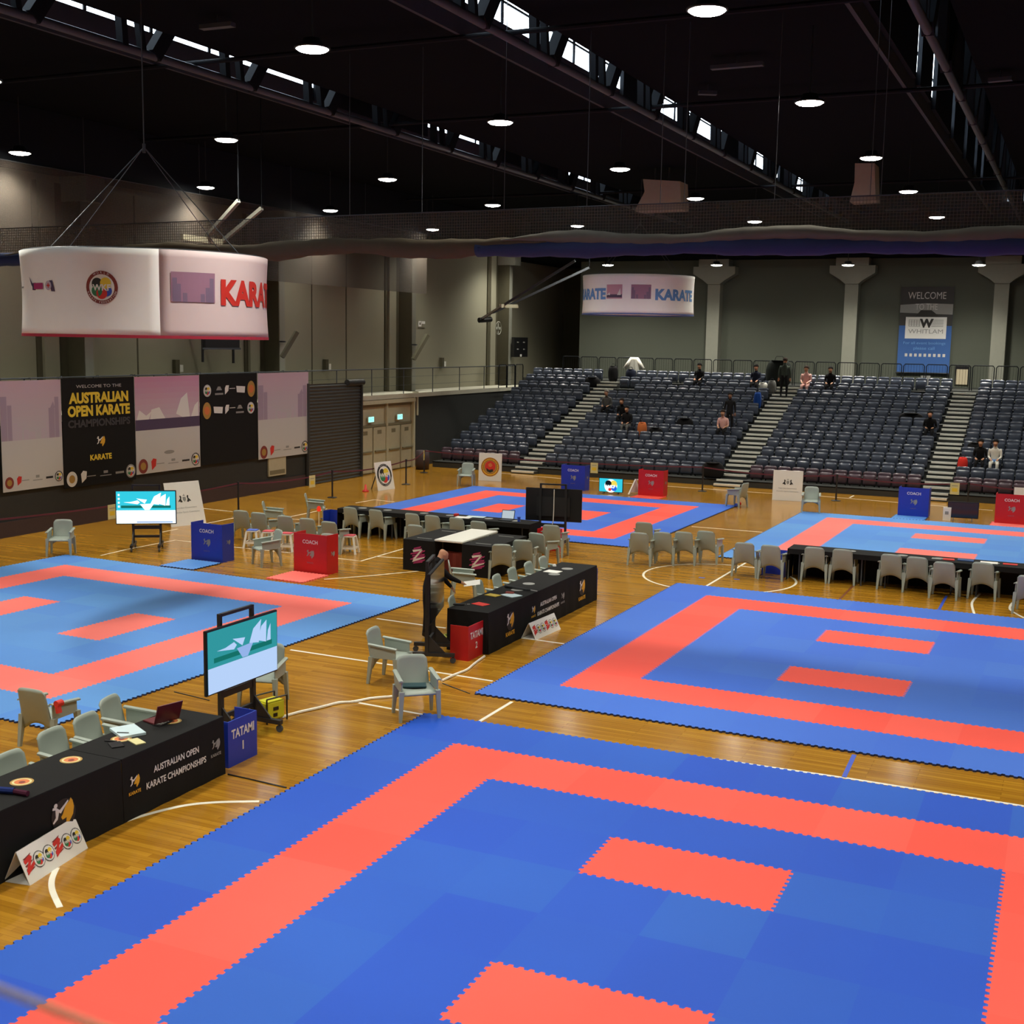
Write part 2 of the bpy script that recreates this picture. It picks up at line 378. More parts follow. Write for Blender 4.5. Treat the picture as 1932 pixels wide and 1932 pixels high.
# walls
struct(MB().b2((-21.3, -17, 0), (XU, 53.3, 12), M_WALL).build('wall_left'))
mb = MB()
for a, b, h in ((-17, 24.62, 2.98), (24.62, 28.26, 2.98), (32.75, 53, 2.98)): mb.b2((XU+.02, a, 0), (XL, b, h), M_DARKWALL)
mb.b2((XU+.02, 28.26, 0), (XL-.14, 32.75, 2.98), M_CREAM)
struct(mb.build('wall_left_wainscot'))
struct(MB().b2((XL, -17, 0), (XL+.05, 24.5, .42), M_PLUM).b2((XL, 32.9, 0), (XL+.05, 33.1, .42), M_PLUM).build('baseboard_left'))
struct(MB().b2((XU+.02, -17, 2.981), (XL+.06, 53, 3.16), M_LEDGE).build('trim_1'))
mb = MB()
for px in (588, 653, 97, 257): 
    y = PX(px, 560, XU).y; mb.b2((XU, y-.03, 3.2), (XU+.012, y+.03, 9.7), M_PANEL_SHADE)
struct(mb.build('trim_2'))
for c in (5.0, 14.75, 24.45, 34.25, 44.25):
    mb = MB().b2((XU+.01, c-.15, 3.165), (-20.3, c+.18, 9.9), M_COLUMN).b2((XU+.01, c-.19, 3.165), (-20.31, c-.152, 9.9), M_PANEL_SHADE)  # thin dark facing paints shade onto the pilaster's near side
    mb.b2((XU+.01, c-.25, 9.2), (-20.0, c+.5, 9.9), M_COLUMN)
    mb.b2((XU+.005, c-1.35, 3.165), (XU+.06, c-.2, 9.7), M_PANEL_SHADE).b2((XU+.06, c-1.95+.78, 3.165), (XU+.16, c-.92+.32, 9.7), M_WALL)  # dark wall strip is painted shadow; the pale box is a duct
    struct(mb.build('pilaster'))
struct(MB().b2((XU+.01, -17, 9.9), (-19.7, 53, 11.39), M_STEEL).build('beam'))
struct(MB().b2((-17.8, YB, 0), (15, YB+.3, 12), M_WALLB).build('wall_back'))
struct(MB().b2((-17.8, YB+.31, 0), (-17.5, 53, 12), M_PANEL_SHADE).build('wall_back_return'))
struct(MB().b2((-21, 53, 0), (-17.5, 53.3, 12), M_PANEL_SHADE).build('wall_back_alcove'))
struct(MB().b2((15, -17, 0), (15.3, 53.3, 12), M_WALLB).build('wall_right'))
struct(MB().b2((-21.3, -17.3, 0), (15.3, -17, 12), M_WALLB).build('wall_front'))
for c in (-10.5, -3.85, 2.75, 9.3):
    mb = MB().b2((c-.31, 46.9, 3.6), (c+.31, YB, 9.2), M_COLUMN)
    p = [(-1.05, 9.2), (-1.05, 8.85), (-.55, 8.55), (-.31, 8.35), (.31, 8.35), (.55, 8.55), (1.05, 8.85), (1.05, 9.2)]
    n = len(p); vs = [(c+x, 46.8, z) for x, z in p]+[(c+x, YB, z) for x, z in p]
    mb.add(vs, [tuple(range(n)), tuple(range(n, 2*n))[::-1]]+[(i, n+i, n+(i+1) % n, (i+1) % n) for i in range(n)], M_COLUMN)
    mb.b2((c-.75, 46.7, 9.2), (c+.75, YB, 9.55), M_COLUMN); struct(mb.build('column'))
struct(MB().b2((-21, 45.2, 9.56), (15, 53.2, 9.8), M_CEIL).b2((-21, 45.2, 9.8), (15, 45.4, 11.4), M_CEIL).build('ceiling_back_bulkhead'))

# ceiling with three long roof lights carried on trusses
TX = (-11.2, -3.8, 3.4); ZC = 11.4
mb = MB(); x = -21.3
for t in TX:
    mb.b2((x, -17.3, ZC), (t-1.2, 53.3, 12.05), M_CEIL); x = t+.38
mb.b2((x, -17.3, ZC), (15.3, 53.3, 12.05), M_CEIL)
for t in TX: mb.b2((t-1.5, -17.3, 13.3), (t+.7, 53.3, 13.4), M_CEIL).b2((t+.38, -17.3, 12.05), (t+.6, 53.3, 13.3), M_CEIL)
struct(mb.build('ceiling'))
for k, t in enumerate(TX):
    w = struct(MB().b2((t-1.2, -17, 11.2), (t-1.12, 53, 11.83), mat('grey_sill_panel', (.05, .055, .06), .7, .2)).b2((t-1.2, -17, 13.2), (t-1.12, 53, 13.3), M_STEEL).build('window_%d' % (k+1)))
    MB().b2((t-1.18, -17, 11.83), (t-1.15, 53, 13.2), emis('daylight_pane', (.72, .86, 1.0), SKY_E)).build('pane', w)
    mb = MB()
    for i in range(36): mb.b2((t-1.15, -16.9+i*1.95, 11.83), (t-1.11, -16.83+i*1.95, 13.2), M_STEEL)
    for z in (12.25,): mb.b2((t-1.15, -17, z), (t-1.12, 53, z+.04), M_STEEL)
    mb.build('glazing_bar', w)
    # bays of the monitor that are boarded in
    mb = MB()
    for a, b in (((14.6, 20.6), (24.6, 31.5), (35.5, 52)), ((17.4, 20.2), (27.5, 30.5), (35.2, 37), (40.4, 52)), ((-16, 7.0), (8.4, 9.0), (9.9, 17.0), (17.8, 20), (21, 25), (25.8, 29), (30, 33), (34, 36), (37, 52)))[k]:
        mb.b2((t-1.1, a, 11.5), (t-1.0, b, 13.3), M_STEEL)
    mb.build('boarded_bay', w)
    tr = tag(thing('roof_truss', None, None, (t, 0, 0)), kind='structure')
    MB().cyl((0, -17, 11.0), (0, 45, 11.0), .085, M_PIPE, n=10).build('lower_chord', tr, True)
    MB().b2((-.12, -17, 12.85), (.12, 45, 13.1), M_STEEL).build('upper_chord', tr)
    y = -15.2
    while y < 44:
        MB().bar((0, y, 11.0), (0, y+1.45, 12.9), .22, M_STEEL, .3).build('web_member', tr)
        MB().bar((0, y+2.2, 12.9), (0, y+2.35, 11.0), .16, M_STEEL).build('web_member', tr)
        MB().bar((0, y+2.9, 11.0), (0, y+2.6, 12.9), .13, M_STEEL).build('web_member', tr)
        y += 3.2
for y in (.5, 8.6, 16.5, 32.5):
    struct(MB().cyl((-20, y, 11.15), (15, y, 11.15), .05, M_STEEL, n=8).build('ceiling_pipe'))
d = struct(MB().b2((5.2, -16, 10.7), (6.1, 44, 11.4), M_STEEL).build('ceiling_duct'))

# roller shutter, white panel and double doors in the left wall
sh = struct(thing('door_1', None, None, (XL+.03, 24.62, 0)))
def ribs(u, v):
    z = v*3.72; return (.03*math.sin(z*2*PI/.124)*.5+.06, u*3.64, z)
MB().sheet(ribs, 1, 240, .02, M_SHUTTER, (-1, 0, 0)).build('shutter_curtain', sh)
MB().b2((0, -.06, 0), (.14, .02, 3.75), M_SHUTTER).b2((0, 3.62, 0), (.14, 3.7, 3.75), M_SHUTTER).build('guide_rail', sh)
MB().cyl((.1, 2.6, 3.72), (.1, 3.75, 3.72), .12, M_BMETAL, n=14).build('roller_drum', sh)
dd = struct(thing('door_2', None, None, (XL-.13, 28.3, 0)))
mb = MB().b2((0, 0, 0), (.08, .12, 3.15), M_CREAM).b2((0, 4.33, 0), (.17, 4.45, 3.15), M_CREAM).b2((0, 2.18, 0), (.1, 2.3, 3.0), M_CREAM).b2((0, 0, 2.8), (.19, 4.45, 2.96), M_CREAM).b2((0, 0, 1.88), (.07, 4.4, 1.97), M_CREAMD)
mb.b2((0, .1, 2.68), (.04, 4.35, 2.8), M_CREAMD).build('door_frame', dd)
for i in range(4):
    y0 = .14+1.09*i+(.04 if i > 1 else 0); lf = MB().b2((.01, y0, .05), (.05, y0+1.0, 1.86), M_CREAM).b2((.01, y0+1.005, .05), (.03, y0+1.03, 1.86), M_CREAMD).build('door_leaf', dd)
    MB().b2((.05, y0+.08, .86), (.12, y0+.92, .92), M_CREAMD).build('push_bar', lf)
    MB().b2((.05, y0+.3, 1.58), (.055, y0+.62, 1.74), M_CREAMD).build('notice', lf)
for y in (29.25, 31.55):
    e = thing('exit_sign', 'lit green exit sign above the %s pair of cream doors' % ('shutter-side' if y < 30 else 'seating-side'), 'exit sign', (XL-.07, y, 2.2), group='exit signs over the cream doors')
    MB().b2((0, -.22, -.12), (.05, .22, .12), M_WPLAS).build('case', e)
    mb = MB().b2((.05, -.2, -.1), (.056, .2, .1), emis('exit_sign_face', (.35, 1.0, .85), 1.6)); Fm = frame((.057, 0, 0), (0, 1, 0), (0, 0, 1))
    mb.text(Fm, 'EXIT', 0, 0, .12, mat('exit_green', (.0, .25, .14), noise=0), .002).build('lit_face', e)
tag(MB().b2((XL+.005, 22.24, .55), (XL+.06, 23.27, 1.22), M_CREAM).b2((XL+.06, 22.3, .6), (XL+.065, 23.2, .75), M_CREAMD).build('wall_panel'), 'cream wall cabinet panel low under the poster beside the roller shutter', 'panel')
struct(MB().b2((-19.6, 32.9, 2.2), (-19.35, 33.0, 3.2), M_CREAM).build('trim_3'))

# railing along the left ledge: thin wires, top rail at 4.2 m
rl = tag(thing('ledge_railing', 'thin wire railing along the ledge above the left wall', 'railing', (XL, 0, 3.16)))
MB().cyl((0, -10, 1.04), (0, 43, 1.04), .022, M_PIPE, n=6).build('top_rail', rl)
mb = MB()
for z in (.35, .7): mb.cyl((0, -10, z), (0, 43, z), .008, M_PIPE, n=4)
mb.build('rail_wire', rl)
for i in range(21): MB().cyl((0, -9+2.55*i, 0), (0, -9+2.55*i, 1.04), .02, M_PIPE, n=6).build('post', rl)

# ------------------------------------------------------------------ lamps
M_LENS = emis('lamp_lens', (1.0, .95, .85), LAMP_E)
def lamp(label, x, y, z, ceil):
    t = thing('high_bay_lamp', label, 'ceiling lamp', (x, y, z), group='round high bay lamps under the roof')
    MB().lathe([(.0, -.055), (.12, -.05), (.22, -.03), (.265, 0)], M_LENS, 20).build('lens', t, True)
    MB().lathe([(.27, -.002), (.29, .0), (.29, .035), (.17, .06), (.14, .16), (.05, .18), (.0, .18)], M_BMETAL, 20).build('housing', t, True)
    MB().cyl((0, 0, .18), (0, 0, ceil-z), .012, M_BMETAL, n=5).build('hanger', t)
    l = bpy.data.lights.new('lamp_light', 'SPOT'); l.energy = LAMP_W; l.spot_size = R(136); l.spot_blend = 1.0; l.shadow_soft_size = .24; l.color = (1.0, .965, .85)
    lo = bpy.data.objects.new('lamp_light', l); COL.objects.link(lo); lo.parent = t; lo.location = (0, 0, -.07)
    return t
XS = (-18.95, -12.4, -5.25, 1.25, 7.8); YS = (-10.4, -3.2, 4.05, 11.1, 18.55, 25.6, 33.4, 42.7)
XN = ('along the left wall', 'over the left mats', 'over the middle gap', 'over the right mats', 'nearest the right edge'); 
YN = ('over the viewpoint', 'above the front stand', 'nearest row', 'second row of lamps', 'third row of lamps', 'fourth row of lamps', 'fifth row of lamps', 'row over the seating')
for i, x in enumerate(XS):
    for j, y in enumerate(YS): lamp('round white high bay lamp %s, %s' % (XN[i], YN[j]), x, y, 10.0, 11.4)
for i, px in enumerate((1147, 1352, 1600, 1847)):
    p = PY(px, 500, 43.9); lamp('small white lamp under the back bulkhead, %s from the left' % ORD[i], p.x, p.y, p.z, 13.3 if -5.0 < p.x < -3.4 else 11.4)

# ------------------------------------------------------------------ tiered stand and seats
Y0, DY, DZ, Z0 = 33.2, .88, .30, .25
st = tag(thing('tiered_stand', 'dark tiered stand with pale edged stairs along the back wall', 'grandstand', (0, Y0, 0)))
XA, XB = -18.75, 14.9
AIS = ((-14.85, -13.8), (-6.28, -5.2), (1.32, 2.28))
mb = MB()
for i in range(12):
    mb.b2((XA, i*DY, 0), (XB, (i+1)*DY, Z0+DZ*i), M_DECK)
    mb.b2((XA, i*DY-.015, Z0+DZ*i-.04), (XB, i*DY, Z0+DZ*i), M_STEEL)
mb.b2((XA-.6, 12*DY, 0), (XB, YB-Y0-.02, 3.6), M_DECK); mb.build('tier_deck', st)
for a in AIS:
    for i in range(12):
        z = Z0+DZ*i; y = i*DY
        MB().b2((a[0], y-.42, 0 if i == 0 else z-DZ), (a[1], y-.016, z-.15+.02), M_DECK).build('half_step', st)
        MB().b2((a[0]+.02, y-.43, z-.15-.05), (a[1]-.02, y-.36, z-.122), M_NOSE).build('step_nosing', st)
        MB().b2((a[0]+.02, y-.03, z-.065), (a[1]-.02, y+.04, z+.008), M_NOSE).build('step_nosing', st)
BLK = ((-18.65, -14.9), (-13.74, -6.34), (-5.12, 1.26), (2.34, 6.9))
def seat_mb(m):
    b = MB()
    def back(u, v):
        x = (u-.5)*.475; e = abs(u-.5)*2; z = .12+.45*v-(.035*max(0, e-.8)/.2*max(0, v-.8)/.2)
        return (x, .0+.055*(v**2)-.05*e*e+.03*math.sin(v*PI), z)
    b.sheet(back, 8, 6, .03, m, (0, 1, 0)); b.b2((-.2, .02, 0), (-.16, .1, .3), M_BMETAL); b.b2((.16, .02, 0), (.2, .1, .3), M_BMETAL)
    return b
def pan_mb(m):
    def pan(u, v):
        x = (u-.5)*.455; e = abs(u-.5)*2
        return (x, -.09-.035*math.sin(v*PI)*(1-e*e*.6), .07+.39*v-(.03*max(0, e-.7)/.3*(v > .9)))
    return MB().sheet(pan, 6, 5, .035, m, (0, 1, 0))
def make_seat(m):
    s = seat_mb(m).build('stadium_seat', None, True); pan_mb(m).build('seat_pan', s, True); return s
SEATED = [(1146, 760, 6), (1168, 780, 5), (1194, 797, 4), (1315, 700, 10), (1424, 708, 10), (1356, 805, 4), (1532, 707, 10), (1563, 708, 10), (1757, 797, 5), (1845, 868, 2), (1890, 880, 2)]
SPOT = {}
def occupied(i, x):
    for q in SEATED:
        if q[2] == i and q not in SPOT and abs(PY(q[0], q[1], Y0+DY*i+.5).x-x) < .26: SPOT[q] = x; return True
    return False
proto = {M_SEAT: make_seat(M_SEAT), M_SEAT_REFLECT: make_seat(M_SEAT_REFLECT)}; used = set()
rest = MB(); cnt = 0
BN = ('leftmost block', 'second block', 'third block', 'rightmost block')
SKIP = {(9, 1, 0), (9, 1, 1), (10, 1, 5), (10, 2, 9)}
sb, pb = seat_mb(M_SEAT), pan_mb(M_SEAT)
for i in range(12):
    for k, (a, b) in enumerate(BLK):
        n = int((b-a)/.495); 
        for j in range(n):
            x = a+(b-a)*(j+.5)/n; y = Y0+DY*i+.62; z = Z0+DZ*i
            if (i, k, j) in SKIP: continue
            if i < 7:
                m = M_SEAT_REFLECT if i == 0 and k != 1 else M_SEAT
                if m not in used: o = proto[m]; used.add(m)
                else: o = copy_tree(proto[m])
                o.location = (x, y, z)
                if occupied(i, x): pan = o.children[0]; pan.rotation_euler.x = R(86); pan.location = (0, -.0, .44)
                tag(o, '%s tip-up seat, %s from the left, %s row up, %s' % ('belt-reddened navy' if m is M_SEAT_REFLECT else 'navy', ORD[j], ORD[i], BN[k]), 'stadium seat', 'tip-up seats on the tiered stand'); cnt += 1
            else:
                rest.add([(vx+x, vy+y, vz+z) for vx, vy, vz in sb.v], sb.f, M_SEAT)
                if occupied(i, x): rest.add([(vx+x, y-vz, vy+z+.44) for vx, vy, vz in pb.v], pb.f, M_SEAT)
                else: rest.add([(vx+x, vy+y, vz+z) for vx, vy, vz in pb.v], pb.f, M_SEAT)
o = rest.build('upper_row_seats', None, True); tag(o, 'navy tip-up seats filling the five upper rows of the stand', 'stadium seats', kind='stuff')
# guard rail panels on the walkway behind the top row
def rail_panel():
    t = thing('guard_rail_panel', 'x', 'guard rail')
    MB().tube([(-.44, 0, 0), (-.44, 0, 1.02), (-.38, 0, 1.1), (.38, 0, 1.1), (.44, 0, 1.02), (.44, 0, 0)], .022, M_STEEL, 6).build('rail_frame', t)
    mb = MB()
    for i in range(7): mb.cyl((-.36+.12*i, 0, .12), (-.36+.12*i, 0, 1.09), .006, M_STEEL, n=4)
    mb.cyl((-.44, 0, .12), (.44, 0, .12), .012, M_STEEL, n=5).build('infill_bars', t); return t
g0 = rail_panel()
for i in range(25):
    o = g0 if i == 0 else copy_tree(g0); o.location = (-16.9+.965*i, 44.2, 3.6)
    tag(o, 'dark steel guard rail panel behind the top seats, %s from the left' % ORD[i], 'guard rail', 'guard rail panels behind the top row')
for i in range(3):
    o = copy_tree(g0); o.location = (-19.0+.0*i, 42.6-.97*i, 3.17); o.rotation_euler.z = PI/2; 
    tag(o, 'dark rail panel at the ledge end beside the seating, %s from the corner' % ORD[i], 'guard rail')
# ================================================================== MATS
def toothed(p, q, per=.1, amp=.02):
    p, q = V((*p, 0)), V((*q, 0)); d = q-p; n = max(1, round(d.length/per)); d /= n; nn = V((-d.y, d.x, 0)).normalized()*amp; out = []
    for i in range(n):
        b = p+d*i
        out += [b-nn*.9+d*.03, b-nn*.9+d*.40, b+nn*.9+d*.53, b+nn*.9+d*.90]
    return out
def rect_loop(x0, y0, x1, y1, tooth=True):
    c = [(x0, y0), (x1, y0), (x1, y1), (x0, y1)]; out = []
    for i in range(4): out += toothed(c[i], c[(i+1) % 4]) if tooth else [V((*c[i], 0))]
    return out
def tile_area(name, loops, m, parent, edge=None, th=.028):
    bm = bmesh.new(); es = []; outer = set()
    for k, l in enumerate(loops):
        vs = [bm.verts.new(v+V((0, 0, th))) for v in l]
        for i in range(len(vs)):
            e = bm.edges.new((vs[i], vs[(i+1) % len(vs)])); es.append(e)
            if k == 0: outer.add((vs[i], vs[(i+1) % len(vs)]))
    bmesh.ops.triangle_fill(bm, edges=es, use_beauty=True)
    for f in bm.faces:
        if f.normal.z < 0: f.normal_flip()
    top = list(bm.faces); r = bmesh.ops.extrude_face_region(bm, geom=top)
    for v in [g for g in r['geom'] if isinstance(g, bmesh.types.BMVert)]: v.co.z = .001
    bmesh.ops.recalc_face_normals(bm, faces=bm.faces)
    me = bpy.data.meshes.new(name); 
    for f in bm.faces: f.material_index = 1 if (edge and abs(f.normal.z) < .5) else 0
    bm.to_mesh(me); bm.free(); me.materials.append(m); me.materials.append(edge or m)
    o = bpy.data.objects.new(name, me); COL.objects.link(o); o.parent = parent; return o
def competition_mat(label, x, y, rot, sx, sy, bars, blue=None, red=None):
    bl, rd = blue or M_BLUE, red or M_RED
    t = thing('competition_mat', label, 'sports mat', (x, y, 0), rot, 'blue and red karate mats'); t.scale = (sx, sy, 1)
    L1, L2 = rect_loop(-1, 1, 7, -7), rect_loop(0, 0, 6, -6); B = [rect_loop(*b) for b in bars]
    tag(tile_area('safety_border', [rect_loop(-2, 2, 8, -8), L1], bl, t, M_MATEDGE), 'blue outer border')
    tag(tile_area('boundary_ring', [L1, L2], rd, t), 'red square ring')
    tag(tile_area('fighting_area', [L2]+B, bl, t), 'blue inner field')
    for b in B: tag(tile_area('start_mark', [b], rd, t), 'red starting bar')
HB = ((2, -1, 4, -2), (2, -4, 4, -5)); VBB = ((1, -2, 2, -4), (4, -2, 5, -4))
competition_mat('nearest blue and red mat, filling the bottom of the photo', 0, .022, .007, .996, 1.022, HB)
competition_mat('blue and red mat just behind the nearest one, beside the second judging table', .259, 11.358, -.013, .993, 1.009, HB, M_BLUE2)
competition_mat('blue and red mat at the left edge below the posters', -14.098, 7.251, -.04, 1.015, .991, VBB, M_BLUE3, M_RED3)
competition_mat('blue and red mat farthest back in the middle, behind the tall dark screen', -12.06, 25.699, -.016, 1.004, 1.001, VBB, M_BLUE2)
competition_mat('blue and red mat at the back right, behind the long table of chairs', .251, 25.247, -.014, .989, .993, HB, M_BLUE3, M_RED3)
def floor_tile(label, x, y, rz, m, w=1., d=1.):
    t = tile_area('floor_tile', [rect_loop(-w/2, d/2, w/2, -d/2)], m, None, M_MATEDGE if m in (M_BLUE, M_BLUE3) else None); t.location = (x, y, 0); t.rotation_euler.z = rz
    return tag(t, label, 'mat tile', 'mat tiles in front of the coach boxes')

# ================================================================== COACH BOXES
def emb_fed(mb, Fm, a, b, r, ring=None, e=.004, dark=False):
    """round federation emblem: ring, white field, five overlapping colour discs, three letters"""
    mb.disc(Fm, a, b, r, ring or M_PBLACK, e, 32); mb.disc(Fm, a, b, r*(.79 if r > .1 else .88), M_WHITE, e+.002, 30)
    q = r*.3
    for an, m in ((215, M_PGREEN), (-35, M_PBLUE), (270, M_PRED), (140, M_PBLACK), (45, M_PYEL)):
        k = .36*r; mb.disc(Fm, a+k*math.cos(R(an)), b+k*math.sin(R(an)), q*1.15, m, e+.004+(an % 7)*.0002, 18)
    mb.text(Fm, 'WKF', a, b, r*.36, M_WHITE, e+.007, bold=.03)
    for i, ch in enumerate('WORLD'):
        th = R(118-i*14); mb.text(Fm, ch, a+.9*r*math.cos(th), b+.9*r*math.sin(th), r*.13, M_WHITE, e+.003, rot=th-PI/2)
    for i, ch in enumerate('KARATE FEDERATION'):
        if ch == ' ': continue
        th = R(-160+i*8.8); mb.text(Fm, ch, a+.9*r*math.cos(th), b+.9*r*math.sin(th), r*.12, M_WHITE, e+.003, rot=th+PI/2)
def emb_map(mb, Fm, a, b, s, dim=False, word=True):
    """kicking figure in white beside a gold land outline, with the word under it"""
    wm, gm = (M_GREYP, M_GREYP) if dim else (M_CWHITE, M_GOLD)
    g = [(.02, .02), (.12, .22), (.24, .28), (.30, .36), (.36, .28), (.40, .10), (.36, -.08), (.26, -.2), (.16, -.3), (.12, -.22), (.14, -.1), (.0, -.12), (-.04, -.04)]
    mb.pr(Fm, [(a+x*s, b+y*s) for x, y in g], gm)
    mb.disc(Fm, a-.2*s, b+.3*s, .06*s, wm, n=12)
    mb.pr(Fm, [(a+x*s, b+y*s) for x, y in ((-.32, .22), (-.22, .2), (-.05, .06), (.1, .2), (.22, .3), (.2, .34), (.05, .24), (-.08, .16), (-.2, .26), (-.3, .28))], wm, .006)
    mb.pr(Fm, [(a+x*s, b+y*s) for x, y in ((-.22, .2), (-.1, .12), (-.16, -.06), (-.3, -.14), (-.32, -.1), (-.22, .0))], wm, .006)
    if word: mb.text(Fm, 'KARATE', a, b-.52*s, .17*s, gm, bold=.03)
def coach_box(label, x, y, rz, blue, w=.95, h=.92, z=0., text='COACH', dep=.42):
    m = M_COACHB if blue else M_COACHR
    t = thing('coach_box', label, 'coach box', (x, y, z), rz, 'coach boxes at the mat edges')
    mb = MB().box((0, 0, h/2), (w, .02, h), m); Fm = frame((0, -.0105, 0), (1, 0, 0), (0, 0, 1))
    mb.text(Fm, text, 0, h*.80, .085, M_CWHITE, .003, bold=.02); emb_map(mb, Fm, 0, h*.48, .3, True, False)
    mb.text(Fm, 'KARATE', 0, h*.27, .035, M_CDIM, .003); tag(mb.build('front_panel', t), 'front panel with the printed word')
    for s in (-1, 1):
        mb = MB().box((s*(w/2-.01), dep/2+.01, h/2), (.02, dep, h), m); Fs = frame((s*(w/2+.0005), dep/2, 0), (0, s, 0), (0, 0, 1)); emb_map(mb, Fs, 0, h*.5, .2, True, False)
        mb.build('side_panel', t)
    MB().box((0, dep*.6, h*.78), (w-.04, dep*.7, .02), m).build('shelf', t)
    return t
floor_tile('blue tile leading from the left mat to the blue coach box', -12.62, 9.80, -.03, M_BLUE3)
floor_tile('red tile leading from the left mat to the red coach box', -9.56, 9.78, -.04, M_RED3)
coach_box('blue coach box on the floor beyond the left mat', -12.64, 10.44, -.02, True)
coach_box('red coach box beyond the left mat, a grey chair tucked behind it', -9.6, 10.36, -.06, False)
p = PY(1081, 910, 28.75); coach_box('blue coach box beyond the far middle mat, behind the dark screen', p.x, p.y, -.03, True)
p = PY(1228, 915, 28.45); coach_box('red coach box beyond the far middle mat', p.x, p.y, -.03, False, z=.029)
floor_tile('red tile leading from the far middle mat to the red coach box', p.x, 28.22, -.016, M_RED)
p = PY(1723, 955, 28.05); coach_box('blue coach box beyond the back right mat, before the rightmost stairs', p.x, p.y, -.02, True, z=.029)
floor_tile('light blue tile leading from the back right mat to the blue coach box', p.x-.05, 27.75, -.014, M_BLUE3)
p = PY(1908, 965, 27.9); coach_box('red coach box at the right edge beyond the back right mat', p.x, p.y, -.02, False, z=.029)
floor_tile('red tile leading from the back right mat to the red coach box', p.x-.05, 27.7, -.014, M_RED3)

def number_box(label, x, y, rz, blue, num, w, h=.6, dep=.34):
    m = M_COACHB if blue else M_COACHR
    t = thing('tatami_number_box', label, 'number box', (x, y, 0), rz)
    mb = MB().box((0, 0, h/2), (w, .015, h), m); Fm = frame((0, -.008, 0), (1, 0, 0), (0, 0, 1))
    mb.text(Fm, 'TATAMI', 0, h*.70, .115, M_CWHITE, .003, w=w*.78, bold=.03); mb.text(Fm, num, 0, h*.38, .11, M_CWHITE, .003, bold=.03) if num else None; mb.build('front_panel', t)
    for s in (-1, 1): MB().box((s*(w/2-.008), dep/2, h/2), (.015, dep-.002, h), m).build('side_panel', t)
    return t
number_box('blue box numbered 1 at the end of the nearest judging table', -3.12, -.80, PI/2, True, '1', .60)
number_box('red box numbered 2 at the near end of the second judging table', -2.82, 5.34, PI/2, False, '2', .62)

number_box('blue box seen from behind at the left end of the far middle judging row', -12.5, 16.05, PI, True, '', .56)
number_box('red box seen from behind at the right end of the far middle judging row', -5.95, 16.1, PI, False, '', .56)
number_box('dark blue box seen from behind at the left end of the right hand judging row', .02, 15.75, PI, True, '', .56)

# ================================================================== TABLES
def table(label, cx, cyy, rz, L=1.8, Wd=.74, H=.725):
    t = thing('trestle_table', label, 'table', (cx, cyy, 0), rz, 'folding tables under the black cloths')
    MB().box((0, 0, H-.02), (L-.03, Wd-.03, .04), M_WPLAS).build('tabletop', t, bevel=.008)
    for x in (-1, 1):
        for y in (-1, 1): MB().bar((x*(L/2-.25), y*(Wd/2-.1), 0), (x*(L/2-.25), y*(Wd/2-.1), H-.04), .03, M_PIPE).build('leg', t)
    return t
def table_cloth(label, cx, cyy, rz, prints, ends=(1, 1), L=1.8, Wd=.76, H=.74, group='black printed cloths on the judging tables', front=True, back=0.):
    """cloth over one table: local x along the table, local -y is the printed front drop"""
    mb = MB(); hx, hy = L/2, Wd/2
    mb.b2((-hx, -hy, H-.012), (hx, hy, H), M_CLOTH)
    def fr(u, v): 
        return ((u-.5)*L, -hy-.004-.016*(1-v)-.005*(1-v)*math.sin(u*23+cx), v*(H-.006))
    if front: mb.sheet(fr, 24, 4, .008, M_CLOTH, (0, 1, 0))
    for s in (-1, 1):
        if ends[0 if s < 0 else 1]:
            def en(u, v, s=s): return (s*(hx+.012*(1-v)), (u-.5)*Wd, v*(H-.006))
            mb.sheet(en, 6, 3, .008, M_CLOTH, (-s, 0, 0))
    if back: mb.b2((-hx, hy-.008, H-back), (hx, hy, H-.013), M_CLOTH)
    Ff = frame((0, -hy-.024, 0), (1, 0, 0), (0, .02, 1)); Ft = frame((0, 0, H), (1, 0, 0), (0, 1, 0)); Fe = frame((-hx-.014, 0, 0), (0, -1, 0), (0, 0, 1)); Fr = frame((hx+.014, 0, 0), (0, 1, 0), (0, 0, 1))
    for k in prints: k(mb, Ff, Ft, Fe, Fr)
    o = mb.build('tablecloth'); o.location = (cx, cyy, 0); o.rotation_euler.z = rz
    return tag(o, label, 'tablecloth', group)
def rounds(*pos, m=None):
    def f(mb, Ff, Ft, Fe, Fr):
        for a, b in pos:
            mb.disc(Ft, a, b, .12, m or M_GOLDD, .001, 22); mb.disc(Ft, a, b, .10, M_GREYP if m else M_CARD, .0015, 20); mb.disc(Ft, a, b, .078, m or M_ORANGE, .002, 18); mb.disc(Ft, a-.01, b-.012, .035, M_PMAROON if not m else M_GREYP, .0025, 12)
    return f
def words2(mb, Ff, Ft, Fe, Fr):
    mb.text(Ff, 'AUSTRALIAN OPEN', 0, .47, .075, M_CWHITE, w=.80, bold=.02); mb.text(Ff, 'KARATE CHAMPIONSHIPS', 0, .31, .075, M_CWHITE, w=1.06, bold=.02)
    emb_map(mb, Ff, -.72, .42, .22); emb_map(mb, Ff, .72, .42, .22, True)
def bigmap(mb, Ff, Ft, Fe, Fr): 
    mb.disc(Ff, .02, .42, .17, M_PBLACK, .003); emb_map(mb, Ff, 0, .42, .42)
